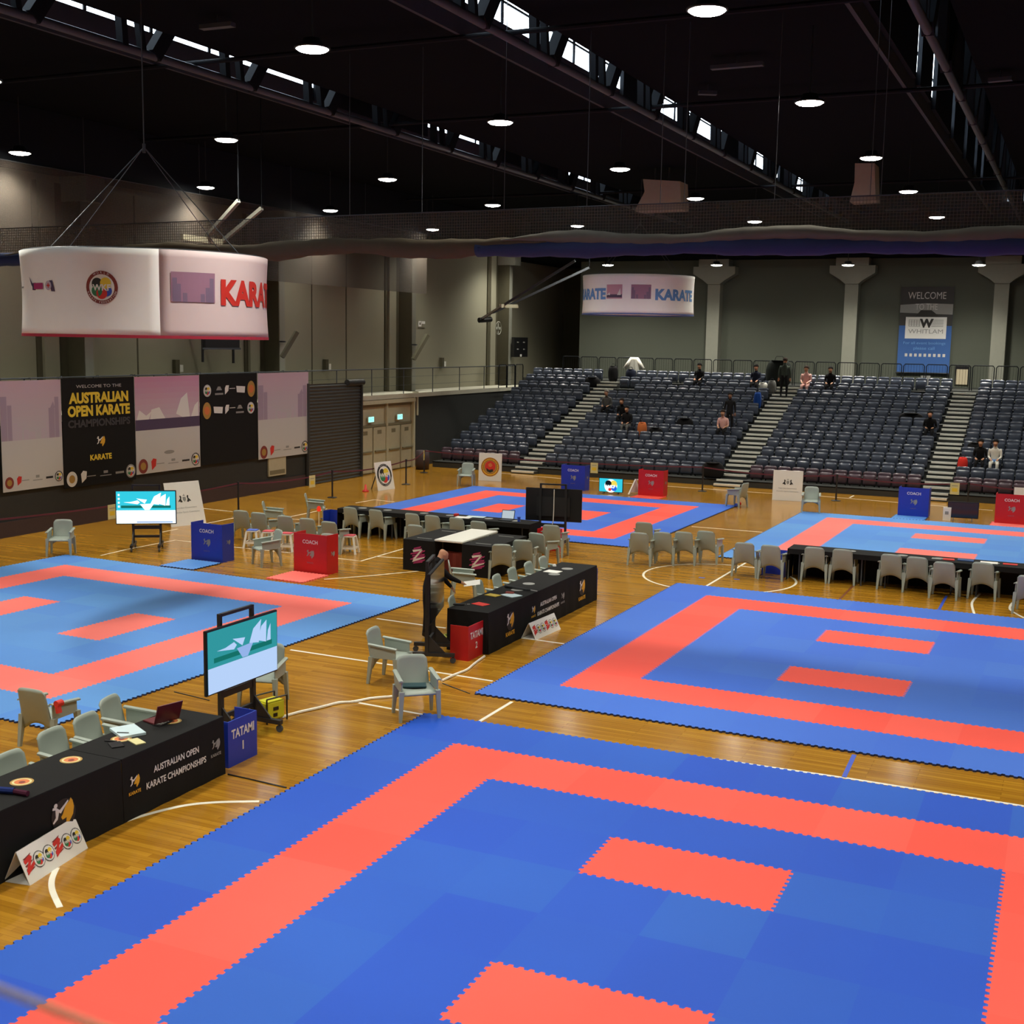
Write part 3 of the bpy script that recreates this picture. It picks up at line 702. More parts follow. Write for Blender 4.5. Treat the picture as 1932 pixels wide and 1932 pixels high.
def zlogo(Fm, mb, a, b, s):
    for k in range(9):
        y = -.38+.09*k; x = .10*math.sin(k*2.3); l = .20+.14*math.sin(.4+k*.35); mb.pr(Fm, [(a+(x-l)*s, b+(y-.06)*s), (a+(x+l)*s, b+(y+.04)*s), (a+(x+l+.05)*s, b+(y+.13)*s), (a+(x-l+.03)*s, b+(y+.01)*s)], M_MAGENTA, .004+.0003*k)
    for q in (((-.28, .25), (.22, .33), (.26, .27), (-.24, .14)), ((.22, .33), (.28, .28), (-.18, -.25), (-.27, -.22)), ((-.3, -.36), (.38, -.10), (.4, -.05), (-.22, -.2))):
        mb.pr(Fm, [(a+x*s, b+y*s) for x, y in q], M_WHITE, .009)
# first judging table: faces +X
for k, (yc, lab, pr, nm) in enumerate(((-2.17, 'black cloth printed with the championship title, beside the blue number box', [words2, rounds((.45, .05), (-.35, .12))], 'championship title'),
        (-3.98, 'black cloth with a gold and white logo, behind the white sign wedge', [bigmap, rounds((.65, .1), (-.1, .05))], 'gold logo'),
        (-5.79, 'black cloth at the bottom left corner of the photo', [words2], ''))):
    table('folding table under the %s of the nearest judging row' % ('cloth with the title', 'cloth with the gold logo', 'cut-off cloth')[k], -3.43, yc, PI/2)
    table_cloth(lab, -3.43, yc, PI/2, pr, (0, 1 if k == 0 else 0))
for k, (yc, pr, lab) in enumerate(((6.48, [bigmap, rounds(m=M_GREYP)], 'black cloth with a gold map logo, nearest on the second judging row'),
        (8.24, [words2, rounds((-.55, .0), (.1, .05), m=M_GREYP)], 'black cloth printed with the title in the middle of the second judging row'),
        (10.0, [bigmap, rounds((-.5, 0), (.2, .0), m=M_GREYP)], 'black cloth with a gold map logo at the far end of the second judging row'))):
    table('folding table under the %s cloth of the second judging row' % ('near', 'middle', 'far')[k], -3.12, yc, PI/2, 1.76)
    table_cloth(lab, -3.12, yc, PI/2, pr, (k == 0, k == 2), 1.76, .80)
MB_ = MB().box((0, 0, .34), (.76, .02, .66), M_COACHB); o = MB_.build('table_end_board'); o.location = (-3.1, 10.93, 0); tag(o, 'dark blue board standing against the far end of the second judging row', 'board')
for k in range(3):
    xc = -11.2+1.95*k
    table('folding table under the cloth of the far middle judging row, %s from the left' % ORD[k], xc, 15.85, PI, 1.92, .66)
    table_cloth('black cloth on the judging row before the far middle mat, %s from the left' % ORD[k], xc, 15.85, PI, [rounds((.4, -.05), (-.4, -.05), m=M_GREYP)], (k == 2, k == 0), 1.95, .70, back=.12)
for k in range(4):
    xc = 1.36+1.95*k
    table('folding table under the cloth of the right hand judging row, %s from the left' % ORD[k], xc, 15.55, PI, 1.92, .66)
    table_cloth('black cloth on the judging row before the back right mat, %s from the left' % ORD[k], xc, 15.55, PI, [rounds((.4, -.05), (-.4, -.05), m=M_GREYP)], (k == 3, k == 0), 1.95, .70, back=.12)
# trade tables with the brushed letter
def zend(mb, Ff, Ft, Fe, Fr):
    zlogo(Fe, mb, 0, .38, .48); mb.rect(Ft, .6, -.2, .64, .2, M_GREYP, .001); mb.rect(Ft, -.64, -.2, -.6, .2, M_GREYP, .001)
def zend2(mb, Ff, Ft, Fe, Fr): zend(mb, Ff, Ft, Fe, Fr)
for k, (xc, lab) in enumerate(((-7.58, 'black cloth with a white brushed letter Z, left of the bare white table'), (-6.02, 'black cloth with a white brushed letter Z, right of the bare white table'))):
    table('folding table under the %s trade cloth' % ('left', 'right')[k], xc, 12.78, PI/2, 1.86, .74)
    table_cloth(lab, xc, 12.78, PI/2, [zend], (1, 1), 1.88, .80, back=.72)
t = thing('folding_table', 'bare white folding table between the two black trade tables', 'table', (-6.83, 12.9, 0))
MB().box((0, 0, .755), (.74, 1.95, .045), M_WPLAS).build('tabletop', t, bevel=.012)
for x in (-1, 1):
    for y in (-1, 1): MB().cyl((x*.28, y*.7, 0), (x*.28, y*.7, .73), .014, M_PIPE, n=8).build('leg', t)
o = MB().sheet(lambda u, v: (-.3+.6*u, .0+.03*math.sin(u*9), .2+.45*v), 8, 3, .15, M_PMAROON, (0, 1, 0)).build('dark_bag'); o.location = (-6.83, 12.2, .0)
o.location.z = -.2; tag(o, 'dark maroon bag on the floor under the bare white table', 'bag')

# ================================================================== CHAIRS
def make_chair():
    t = thing('plastic_armchair', 'x', 'chair'); m = M_CHAIR
    def back(u, v):
        e = abs(u-.5)*2; w = .25-.028*v; cut = .05*max(0, (e-.72)/.28)**2*(v > .9)
        low = .10*max(0, 1-e*e*1.05)*(1-v)            # arch between the rear legs
        return ((u-.5)*2*w, -.20-.12*v-.03*(1-e*e)*math.sin(v*PI*.9), .24+low+.60*v-low*0-cut-.012*e*e*v)
    MB().sheet(back, 12, 10, .022, m, (0, -1, .2)).build('backrest', t, True)
    def seat(u, v): return ((u-.5)*.47, -.22+.46*v, .435-.02*math.sin(u*PI)*math.sin(v*PI)-.03*(v > .99))
    MB().sheet(seat, 8, 6, .025, m, (0, 0, -1)).build('seat', t, True)
    for s in (-1, 1):
        mb = MB()
        def top(u, v, s=s): return (s*(.235+.065*u+.01*v), -.27+.50*v, .655-.045*v-.012*(2*u-1)**2)
        mb.sheet(top, 3, 6, .022, m, (0, 0, -1))
        def side(u, v, s=s): return (s*(.275-.005*v), -.24+.44*u, .42+.21*v-.04*u*v)
        mb.sheet(side, 4, 3, .018, m, (-s, 0, 0)); mb.build('armrest', t)
        for f in (-1, 1):
            mb = MB(); x0, x1, y0, y1 = s*.265, s*.285, f*.21-.01, f*.25-.02
            vs = []
            for z, k in ((.44, .036), (.0, .021)):
                x, y = (x0, y0) if z else (x1, y1)
                vs += [(x-k, y-k, z), (x+k, y-k, z), (x+k, y+k, z), (x-k, y+k, z)]
            mb.add(vs, [(0, 1, 2, 3), (7, 6, 5, 4)]+[(i, 4+i, 4+(i+1) % 4, (i+1) % 4) for i in range(4)], m); mb.build('leg', t)
    return t
chair0 = None
def chair(px, py, deg, label, group, z=.84, base=0.):
    """px,py: middle of the top edge of the backrest in the photograph"""
    global chair0
    p = G(px, py, z+base); a = R(deg); off = Matrix.Rotation(a, 3, 'Z') @ V((0, -.33, 0))
    if chair0 is None: chair0 = make_chair(); o = chair0
    else: o = copy_tree(chair0)
    o.location = (p.x-off.x, p.y-off.y, base); o.rotation_euler = (0, 0, a); return tag(o, label, 'chair', group)
g1, g2, g3, g4, g5 = 'chairs at the nearest judging row', 'chairs at the second judging row', 'chairs at the far middle judging row', 'chairs at the right hand judging row', 'loose chairs about the hall'
C = 'grey plastic armchair '
chair(58, 1299, 2, C+'with a red pad on its arm, at the left mat corner', g1)
chair(205, 1314, -78, C+'nearest the maroon laptop on the nearest judging row', g1)
chair(160, 1347, -84, C+'behind the white folder on the nearest judging row', g1)
chair(95, 1375, -86, C+'third from the laptop on the nearest judging row', g1)
chair(14, 1419, -88, C+'cut by the left edge on the nearest judging row', g1)
o = chair(497, 1262, 195, C+'half hidden behind the near lit screen', g5); o.location = (-4.42, 1.42, 0)
chair(703, 1184, -85, C+'seen sideways left of the number 2 box', g5)
chair(777, 1235, 222, C+'with a dark folder on its seat, facing the nearest mat', g5)
for i, (x, y, d, l) in enumerate(((851, 1125, -75, 'nearest the number 2 box'), (903, 1096, -80, 'second along from the number 2 box'), (936, 1084, -84, 'third along from the number 2 box'), (965, 1071, -86, 'fourth along from the number 2 box'), (996, 1060, -86, 'fifth along from the number 2 box'), (1023, 1050, -86, 'farthest from the number 2 box'))):
    chair(x, y, d, C+l+' on the second judging row', g2)
chair(847, 1058, -60, C+'just behind the bald man', g5)
for i, (x, y, d) in enumerate(((660, 955, -6), (708, 959.5, -8), (777, 966.5, -8), (815, 970, -4), (861, 974.5, -8), (902, 981, -4))):
    chair(x, y, d, C+'seen from behind, %s from the left along the far middle row' % ORD[i], g3, .865)
chair(783, 990, -3, C+'against the back of the trade table on the left', g5)
chair(947, 1019, 22, C+'at the right side of the trade tables, nearer one', g5, .93)
chair(986, 1011, 15, C+'at the right side of the trade tables, behind the nearer one', g5, .93)
chair(1012, 1005, -12, C+'beside the dark screen, holding small things on its seat', g5)
chair(1040, 990, 4, C+'seen from behind under the tall dark screen', g5)
for i, (x, y, d, l) in enumerate(((454, 962.5, 6, 'first of the row behind the left coach boxes'), (487, 966.5, 4, 'second of the row behind the left coach boxes'), (537, 972.5, 2, 'third of the row behind the left coach boxes'),
        (579, 977.5, 2, 'fourth of the row behind the left coach boxes'), (620, 983.5, 0, 'fifth of the row behind the left coach boxes'))): chair(x, y, d, C+l, g5)
chair(496, 946, -60, C+'seen sideways, left one of two facing right before the posters', g5)
chair(576, 931, -60, C+'seen sideways, right one of two facing right by the barrier post', g5)
chair(526, 999, 148, C+'turned to the left mat, left of the red coach box', g5)
chair(620, 1007, 178, C+'tucked behind the red coach box of the left mat', g5)
for i, (x, y, d) in enumerate(((1206, 1004.5, 4), (1250, 1003.5, 2), (1290, 1003, 0), (1332, 1001.5, -2))): chair(x, y, d, C+'seen from behind, %s of the front four beside the far middle mat' % ORD[i], g5)
chair(1215, 985, 2, C+'alone behind the front four beside the far middle mat', g5)
chair(1405, 1023.5, 4, C+'seen from behind, left of the pair at the centre circle', g5); chair(1454, 1028.5, -3, C+'seen from behind, right of the pair at the centre circle', g5)
for i, (x, y, d) in enumerate(((1537, 1032, 2), (1590, 1036, 0), (1682, 1045.5, -2), (1731, 1050.5, -2), (1782, 1060, -3), (1855, 1061, -6), (1942, 1086, -8))): chair(x, y, d, C+'seen from behind, %s from the left along the right hand row' % ORD[i], g4)
chair(119, 980, 212, C+'facing the left mat below the black welcome poster', g5)
chair(883, 873, 196, C+'left of the red round emblem board', g5)
chair(1407, 911, 75, C+'seen sideways at the far corner of the far middle mat', g5)
chair(1532, 918, 190, C+'right of the white crest board, before the stand', g5)
# ================================================================== SCREENS
TEAL = emis('screen_teal', (.035, .34, .38), .9); SWHITE = emis('screen_white', (.50, .68, 1.0), .95); SCREAM = emis('screen_bright_white', (.85, .97, 1.0), 1.5)
SGREEN = emis('screen_green', (.01, .20, .17), .8); SGREY = emis('screen_pale_blue', (.33, .50, .90), .9); TEAL2 = emis('screen_bright_teal', (.03, .52, .66), 1.2)
SYEL = emis('screen_yellow', (.9, .72, .1), 1.0); SDARK = emis('screen_dark', (.01, .02, .03), .5); SBLUE = emis('screen_blue', (.02, .13, .75), 1.0); SRED = emis('screen_red', (.8, .05, .04), 1.0)
def scr_hall(bright):
    T, Wt = (TEAL2, SCREAM) if bright else (TEAL, SWHITE)
    def f(mb, Fm, w, h):
        mb.rect(Fm, -w/2, -h/2, w/2, h/2, T, .001); mb.rect(Fm, -w/2, -h/2, w/2, -.08*h, Wt, .002)
        mb.rect(Fm, -.42*w, -.02*h, .42*w, .06*h, SGREEN, .003); mb.rect(Fm, -w/2, -.09*h, w/2, -.02*h, TEAL if not bright else TEAL2, .0025)
        for q in (((-.38, .16), (-.14, .1), (-.1, .16), (-.14, .22), (-.26, .17)), ((-.16, .28), (-.02, .12), (.02, .24), (-.08, .26)), ((.2, .12), (.33, .05), (.34, .42), (.26, .34)), ((.34, .06), (.4, .06), (.4, .34), (.36, .24)), ((.08, .12), (.22, .08), (.26, .46), (.14, .34))):
            mb.pr(Fm, [(a*w, b*h) for a, b in q], Wt, .004)
        mb.pr(Fm, [(a*w, b*h) for a, b in ((-.1, .1), (.14, .12), (.06, -.08), (-.02, -.08))], SGREY if not bright else SCREAM, .0035)
        if bright:
            for k in range(4): mb.rect(Fm, -.47*w, (.36-.12*k)*h, -.44*w, (.42-.12*k)*h, SCREAM, .004)
            mb.rect(Fm, -.16*w, -.48*h, .45*w, -.44*h, SGREY, .004)
    return f
def scr_emblem(mb, Fm, w, h):
    mb.rect(Fm, -w/2, -h/2, w/2, h/2, TEAL2, .001); mb.disc(Fm, 0, -.05*h, .5*h, SCREAM, .002, 28)
    mb.disc(Fm, -.11*w, .12*h, .25*h, SDARK, .004, 18); mb.disc(Fm, .12*w, .1*h, .27*h, SYEL, .0035, 18); mb.disc(Fm, .14*w, -.22*h, .22*h, SBLUE, .0045, 18); mb.disc(Fm, -.04*w, -.32*h, .13*h, SRED, .005, 16)
    mb.text(Fm, 'WKF', 0, -.1*h, .22*h, SCREAM, .006, bold=.04)
def scr_off(mb, Fm, w, h): 
    mb.rect(Fm, -w/2, -h/2, w/2, h/2, mat('dark_screen_glass', (.012, .014, .014), .12, .5, noise=0), .001)
def screen(label, x, y, zc, rz, w, h, content, bezel=.022, trolley=True, legs=False, back=True):
    t = thing('screen_on_trolley' if trolley else 'floor_screen', label, 'screen', (x, y, 0), rz)
    MB().box((0, .03, zc), (w, .05, h), M_BLACK).box((0, .07, zc-.05*h), (w*.6, .06, h*.6), M_BMETAL).build('casing', t, bevel=.006)
    mb = MB(); Fm = frame((0, .004, zc), (1, 0, 0), (0, 0, 1)); content(mb, (Fm[0]+V((0, -.0045, 0)), Fm[1], Fm[2], Fm[3]), w-2*bezel, h-2*bezel); mb.build('display', t)
    if trolley:
        s = .33*w/1.46
        for k in (-1, 1):
            MB().b2((k*s-.03, .09, .16), (k*s+.03, .15, zc+h*.42), M_BMETAL).build('upright', t)
            mb = MB().b2((k*s-.035, -.36, .11), (k*s+.035, .46, .17), M_BMETAL)
            mb.add([(k*s-.012, .14, .17), (k*s-.012, .14, .52), (k*s-.012, -.2, .17), (k*s+.012, .14, .17), (k*s+.012, .14, .52), (k*s+.012, -.2, .17)], [(0, 1, 2), (5, 4, 3), (0, 3, 4, 1), (1, 4, 5, 2), (2, 5, 3, 0)], M_BMETAL)
            ft = mb.build('foot', t)
            for q in (-.33, .43): MB().cyl((k*s-.018, q, .05), (k*s+.018, q, .05), .05, M_PIPE, n=12).b2((k*s-.01, q-.012, .06), (k*s+.01, q+.012, .115), M_PIPE).build('caster', ft)
        MB().b2((-s, .10, .30), (s, .14, .36), M_BMETAL).b2((-s, .1, zc-h*.5-.14), (s, .14, zc-h*.5-.05), M_BMETAL).build('cross_bar', t)
        zt = zc+h/2; MB().b2((-s-.02, .10, zt-.1), (-s+.03, .15, zt+.14), M_BMETAL).b2((s-.03, .10, zt-.1), (s+.02, .15, zt+.14), M_BMETAL).b2((-s, .10, zt+.10), (s, .15, zt+.14), M_BMETAL).build('handle_frame', t)
        MB().b2((-s, -.02, .52), (s, .16, .54), M_BMETAL).build('shelf', t) if legs else None
    else:
        for k in (-1, 1): MB().bar((k*w*.3, -.1, .0), (k*w*.3, .03, zc-h*.45), .025, M_BMETAL).bar((k*w*.3, .16, .0), (k*w*.3, .03, zc-h*.45), .025, M_BMETAL).build('stand_leg', t)
    return t
screen('lit screen on a black trolley behind the blue number 1 box', -3.74, .07, 1.172, 1.552, 1.53, .88, scr_hall(False))
screen('bright lit screen on a trolley at the far side of the left mat', -14.94, 10.94, 1.09, .599, 1.49, .86, scr_hall(True))
t = screen('tall dark screen on a trolley seen from behind at the far middle mat', -6.25, 16.9, 1.10, .19+PI, 1.53, .88, scr_off)
MB().tube([(-.03, .16, 1.53), (-.03, .16, 1.0), (-.02, .16, .66), (.0, .16, .60)], .013, M_WPLAS).build('cable', t)
screen('dark screen on a trolley seen edge on beside the bald man', -3.41, 5.02, 1.16, 1.903, 1.52, .87, scr_off)
p = PY(1817, 964, 27.85); p.z = .36; screen('small dark screen on the floor between the two right hand coach boxes', p.x, p.y, p.z, .08, .93, .52, scr_off, trolley=False)
p = PY(1152.5, 915.5, 28.45); screen('small lit screen with a round emblem on the floor beyond the far middle mat', p.x, p.y, p.z, .09, .9, .52, scr_emblem, trolley=False)
# things by the screens
p = G(511, 1358); t = thing('power_box', 'yellow power box with a black frame beside the near screen trolley', 'power box', (p.x, p.y, 0), 1.3)
MB().b2((-.16, -.12, .03), (.16, .12, .30), mat('yellow_plastic', (.62, .60, .02), .5)).build('case', t, bevel=.02)
MB().tube([(-.18, -.14, .0), (-.18, -.14, .36), (.18, -.14, .36), (.18, -.14, 0)], .013, M_BLACK).tube([(-.18, .14, .0), (-.18, .14, .36), (.18, .14, .36), (.18, .14, 0)], .013, M_BLACK).build('frame', t)
MB().b2((-.05, -.128, .08), (.02, -.121, .13), M_BLACK).b2((-.05, -.128, .17), (.04, -.121, .22), M_BLACK).build('socket', t)
p = G(850, 1222); t = thing('cable_coil', 'yellow-green cable coil on the floor behind the number 2 box', 'cable', (p.x-.05, p.y+.25, 0), .3)
mb = MB(); mt = mat('lime_cable', (.40, .42, .06), .6)
for k in range(5): mb.tube([V(((.15+.01*k)*math.cos(2*PI*i/14), (.12+.012*k)*math.sin(2*PI*i/14), .02+.035*k)) for i in range(15)], .018, mt, 5)
mb.build('coil', t)
def floor_cable(label, l, r, m):
    mb = MB(); mb.tube([(p.x, p.y, r*.8) for p in smooth(gp(l), 5)], r, m, 6); return tag(mb.build('cable'), label, 'cable')
floor_cable('white cable on the floor from the yellow power box to the grey chair', [(527, 1357), (560, 1347), (600, 1338), (640, 1328), (668, 1326), (700, 1320), (742, 1316)], .022, M_LINE)
floor_cable('white cable on the floor below the number 2 box', [(834, 1286), (860, 1274), (880, 1266), (895, 1254), (914, 1240)], .022, M_LINE)
floor_cable('thin black cable on the floor left of the near screen', [(329, 1306), (362, 1314), (395, 1322)], .008, M_BLACK)
floor_cable('thin black cable on the floor from the number 1 box to the nearest mat', [(430, 1462), (480, 1473), (540, 1487)], .01, M_BLACK)
floor_cable('thin black cable on the floor at the corner of the second right mat', [(835, 1290), (862, 1300), (886, 1309)], .008, M_BLACK)

# ================================================================== SIGNS ON THE FLOOR
def wedge(label, pa, pb, zt=.36):
    """white folded card wedge: printed face leaning back between two floor points"""
    a, b = G(*pa), G(*pb); d = (b-a); L = d.length; rz = math.atan2(d.y, d.x)
    t = thing('sign_wedge', label, 'sign', (*((a+b)/2)[:2], 0), rz, 'white sign wedges before the judging tables'); dp = .30
    mb = MB(); Fm = frame((0, 0, 0), (1, 0, 0), (0, dp*.5, zt)); ln = math.hypot(dp*.5, zt)
    mb.sheet(lambda u, v: ((u-.5)*L, dp*.5*v, zt*v), 1, 1, .006, M_WHITE, (0, 1, 0))
    xs = [(-.40+.16*i)*L for i in range(6)]
    for i, x in enumerate(xs):
        if i in (0, 3):
            for k in range(5): mb.pr(Fm, [(x-.07+.01*k, ln*.5-.08+.035*k), (x+.06, ln*.5-.05+.035*k), (x+.075, ln*.5-.035+.035*k), (x-.06, ln*.5-.062+.035*k)], M_PMAROON, .002+.0002*k)
            for k, q in enumerate((((-.06, .06), (.05, .09), (.06, .05), (-.05, .02)), ((.05, .09), (.07, .06), (-.04, -.07), (-.07, -.05)), ((-.07, -.09), (.08, -.02), (.08, .02), (-.05, -.04)))): mb.pr(Fm, [(x+a_, ln*.5+b_) for a_, b_ in q], M_PRED, .003+.001*k)
        else: emb_fed(mb, Fm, x, ln*.5, .085, M_PBLACK, .003)
    mb.build('printed_face', t)
    MB().sheet(lambda u, v: ((u-.5)*L, dp*(1-.5*v)+.006, zt*v), 1, 1, .006, M_WHITE, (0, -1, 0)).build('back_face', t)
    MB().b2((-L/2, .01, .0), (L/2, dp-.01, .005), M_WHITE).build('base_flap', t); return t
wedge('white sign wedge with six emblems before the nearest judging row', (57, 1671), (166, 1600), .33)
wedge('white sign wedge with six emblems before the second judging row', (1011, 1208), (1058, 1187), .30)
def lean_board(label, x, y, rz, w, h, prints, tilt=.16, name='sign_board'):
    t = thing(name, label, 'sign board', (x, y, 0), rz); mb = MB(); s, c = math.sin(tilt), math.cos(tilt)
    mb.sheet(lambda u, v: ((u-.5)*w, v*h*s, v*h*c), 1, 1, .02, M_WHITE, (0, 1, 0)); Fm = frame((0, 0, 0), (1, 0, 0), (0, s, c)); prints(mb, Fm, w, h); mb.build('board', t)
    MB().bar((-.2*w, h*s*.9+.03, h*c*.85), (-.2*w, h*s+.35*h, 0), .03, M_PIPE).bar((.2*w, h*s*.9+.03, h*c*.85), (.2*w, h*s+.35*h, 0), .03, M_PIPE).build('strut', t); return t
def p_fed(mb, Fm, w, h): emb_fed(mb, Fm, 0, h*.53, .43*w, M_PBLACK)
def p_gold(mb, Fm, w, h):
    r = .40*w; mb.disc(Fm, 0, h*.5, r, M_GOLD, .003, 32); mb.ring(Fm, 0, h*.5, r*.9, r*.96, M_PMAROON, .004); mb.disc(Fm, 0, h*.5, r*.74, M_PMAROON, .004, 28); mb.disc(Fm, 0, h*.5, r*.70, M_GOLDD, .005, 28); mb.disc(Fm, 0, h*.52, r*.58, M_PRED, .006, 26)
    mb.pr(Fm, [(x*r, h*.5+y_*r) for x, y_ in ((-.4, -.1), (-.1, -.3), (.3, -.2), (.35, -.45), (0, -.6), (-.35, -.45))], M_PBLACK, .007); mb.pr(Fm, [(x*r, h*.5+y_*r) for x, y_ in ((-.2, .3), (.05, .45), (.25, .2), (.1, .0), (-.15, .05))], M_ORANGE, .007)
    s = 'AUSTRALIAN KARATE'
    for i, ch in enumerate(s):
        if ch != ' ': th = R(200-i*13.7); mb.text(Fm, ch, .82*r*math.cos(th), h*.5+.82*r*math.sin(th), r*.12, M_PBLACK, .006, rot=th-PI/2)
def p_crest(mb, Fm, w, h):
    k = .15*w; cy_ = h*.6
    mb.pr(Fm, [(x*k, cy_+y_*k) for x, y_ in ((-.3, .4), (.3, .4), (.3, -.1), (0, -.45), (-.3, -.1))], M_GREYP)
    for sgn in (-1, 1): mb.pr(Fm, [(sgn*x*k, cy_+y_*k) for x, y_ in ((.4, -.45), (.6, .0), (.5, .45), (.68, .7), (.85, .6), (.78, .2), (1.15, -.2), (1.2, -.45), (.95, -.3), (.75, -.5))], M_PBLACK)
    mb.pr(Fm, [(x*k, cy_+y_*k) for x, y_ in ((0, .95), (.1, .7), (.28, .7), (.14, .58), (-.14, .58), (-.28, .7), (-.1, .7))], M_GREYP)
    mb.text(Fm, 'Australian Government', 0, h*.41, .042*w, M_GREYP, w=.62*w); mb.text(Fm, 'Australian Sports Commission', 0, h*.31, .042*w, M_GREYP, w=.74*w)
lean_board('white board with a round black-ringed emblem by the cream doors', -16.25, 25.1, 1.42, .95, 1.02, p_fed, .2)
a, b = G(903, 906), G(945, 908); lean_board('white board with a gold and red round emblem before the stand', (a.x+b.x)/2, (a.y+b.y)/2, .16, .93, 1.07, p_gold, .06)
a, b = G(1457, 943), G(1512, 946); lean_board('white board with a small dark crest before the second stairs', (a.x+b.x)/2, (a.y+b.y)/2, .10, 1.03, 1.06, p_crest, .10)
lean_board('white crest board behind the far lit screen on the left', -16.72, 14.75, 1.25, 1.15, 1.28, p_crest, .30)
p = PY(1925, 940, 29.6); o = lean_board('white board with a dark red arc cut by the right edge', p.x+.25, p.y, .05, .9, 1.0, lambda mb, Fm, w, h: (mb.disc(Fm, .05, h*.5, .36*w, M_PMAROON, .003), mb.disc(Fm, .05, h*.5, .28*w, M_WHITE, .004)), .08)
p = G(1186, 934); t = thing('barrier_board', 'white folding board leaning between the small lit screen and the red coach box', 'board', (p.x, p.y, 0), .2)
MB().bar((0, 0, .02), (.2, .3, .55), .06, M_WPLAS, .03).bar((.35, .3, .02), (.2, .3, .55), .06, M_WPLAS, .03).bar((.2, .3, .52), (.75, .5, .62), .05, M_WPLAS, .03).build('frame', t)
MB().add([(.02, .05, .08), (.2, .3, .5), (.33, .3, .08)], [(0, 1, 2), (2, 1, 0)], M_WHITE).build('panel', t)
o = MB().b2((-.12, -.06, 0), (.12, .06, .42), M_WPLAS).b2((-.06, -.065, .2), (.05, -.0605, .3), M_GREYP).build('computer_tower'); p = G(1786, 982); o.location = (p.x, p.y, 0); tag(o, 'white box on the floor left of the small dark screen', 'computer')
# barrier posts and tape
POSTS = [(G(766, 914), 'right of the emblem board by the cream doors'), (G(627, 939), 'before the roller shutter'), (G(450, 966), 'below the posters, behind the grey chairs'), (G(1325, 927), 'before the second stairs'), (G(1577, 945), 'right of the white crest board'), (PX(-60, 1010, -17.6), 'cut off at the left edge'), (V((3.1, 30.9, 0)), 'beside the rightmost stairs'), (V((7.2, 30.9, 0)), 'beyond the right edge'), (V((-17.9, 30.9, 0)), 'at the left end of the stand')]
for p, l in POSTS:
    t = thing('barrier_post', 'dark belt barrier post '+l, 'barrier post', (p.x, p.y, 0), 0, 'belt barrier posts')
    MB().lathe([(.17, 0), (.17, .015), (.04, .04)], M_BMETAL, 18).build('base', t); MB().cyl((0, 0, .03), (0, 0, .9), .03, M_BMETAL, n=12).build('pole', t); MB().cyl((0, 0, .86), (0, 0, .95), .04, M_BMETAL, n=12).build('belt_head', t)
def tape(label, pts, m):
    mb = MB(); 
    for a, b in zip(pts[:-1], pts[1:]):
        for k in range(8):
            u0, u1 = k/8, (k+1)/8; f = lambda u: V(a).lerp(V(b), u)-V((0, 0, .12*4*u*(1-u)))
            mb.bar(f(u0), f(u1), .008, m, .045)
    return tag(mb.build('barrier_tape'), label, 'tape')
M_TAPE = mat('maroon_belt', (.12, .02, .035), .6)
PP = [V((p.x, p.y, .9)) for p, l in POSTS]
tape('maroon barrier belt strung along the left wall below the posters', [PP[5], PP[2], PP[1], PP[0], PP[8]], M_TAPE)
tape('maroon barrier belt strung along the front of the stand', [PP[8], PP[3], PP[4], PP[6], PP[7]], M_TAPE)
LEFT_RUN = [PP[5], PP[2], PP[1], PP[0], PP[8]]; FRONT_RUN = [PP[8], PP[3], PP[4], PP[6], PP[7]]
def on_belt(px, run):
    best = None
    for a, b in zip(run[:-1], run[1:]):
        for i in range(60):
            u = i/60; q = V(a).lerp(V(b), u)-V((0, 0, .12*4*u*(1-u))); d = q-V(CAM); x = 966+F_PX*d.dot(RGT)/d.dot(FWD); e = abs(x-px)
            if best is None or e < best[0]: best = (e, q, math.atan2((b-a).y, (b-a).x))
    rz = best[2]; n = V((math.sin(rz), -math.cos(rz), 0)); q = best[1]+n*.012; return q, rz
# yellow notices
NOTES = [((207, 960), .62, -17.4), ((588, 908), .75, -17.6), ((864, 870), .8, -18.6), ((1125, 879), .85, None), ((1804, 930), .72, None)]
for i, (pp, z, X) in enumerate(NOTES):
    p, rz = on_belt(pp[0], LEFT_RUN if X else FRONT_RUN); p.z -= .16
    o = MB().b2((-.15, -.006, -.2), (.15, .006, .2), M_CARD).b2((-.09, -.008, -.1), (.09, -.0065, .02), M_PYEL).b2((-.1, -.008, .09), (.1, -.0065, .11), M_GREYP).build('notice'); o.location = p; o.rotation_euler.z = rz
    tag(o, 'yellow paper notice hung on the barrier tape, %s' % ('left of the far lit screen', 'before the roller shutter', 'at the left end of the stand', 'right of the far blue coach box', 'beside the rightmost stairs')[i], 'notice', 'yellow notices on the barrier tape')
# plum barrel by the stand
p = G(793, 885); o = MB().lathe([(.0, 0), (.28, 0), (.30, .4), (.28, .78), (.24, .8), (0, .8)], M_PLUM, 20).build('waste_bin', None, True); o.location = (p.x+.1, p.y, 0); tag(o, 'dark plum bin on the floor right of the cream doors', 'bin')

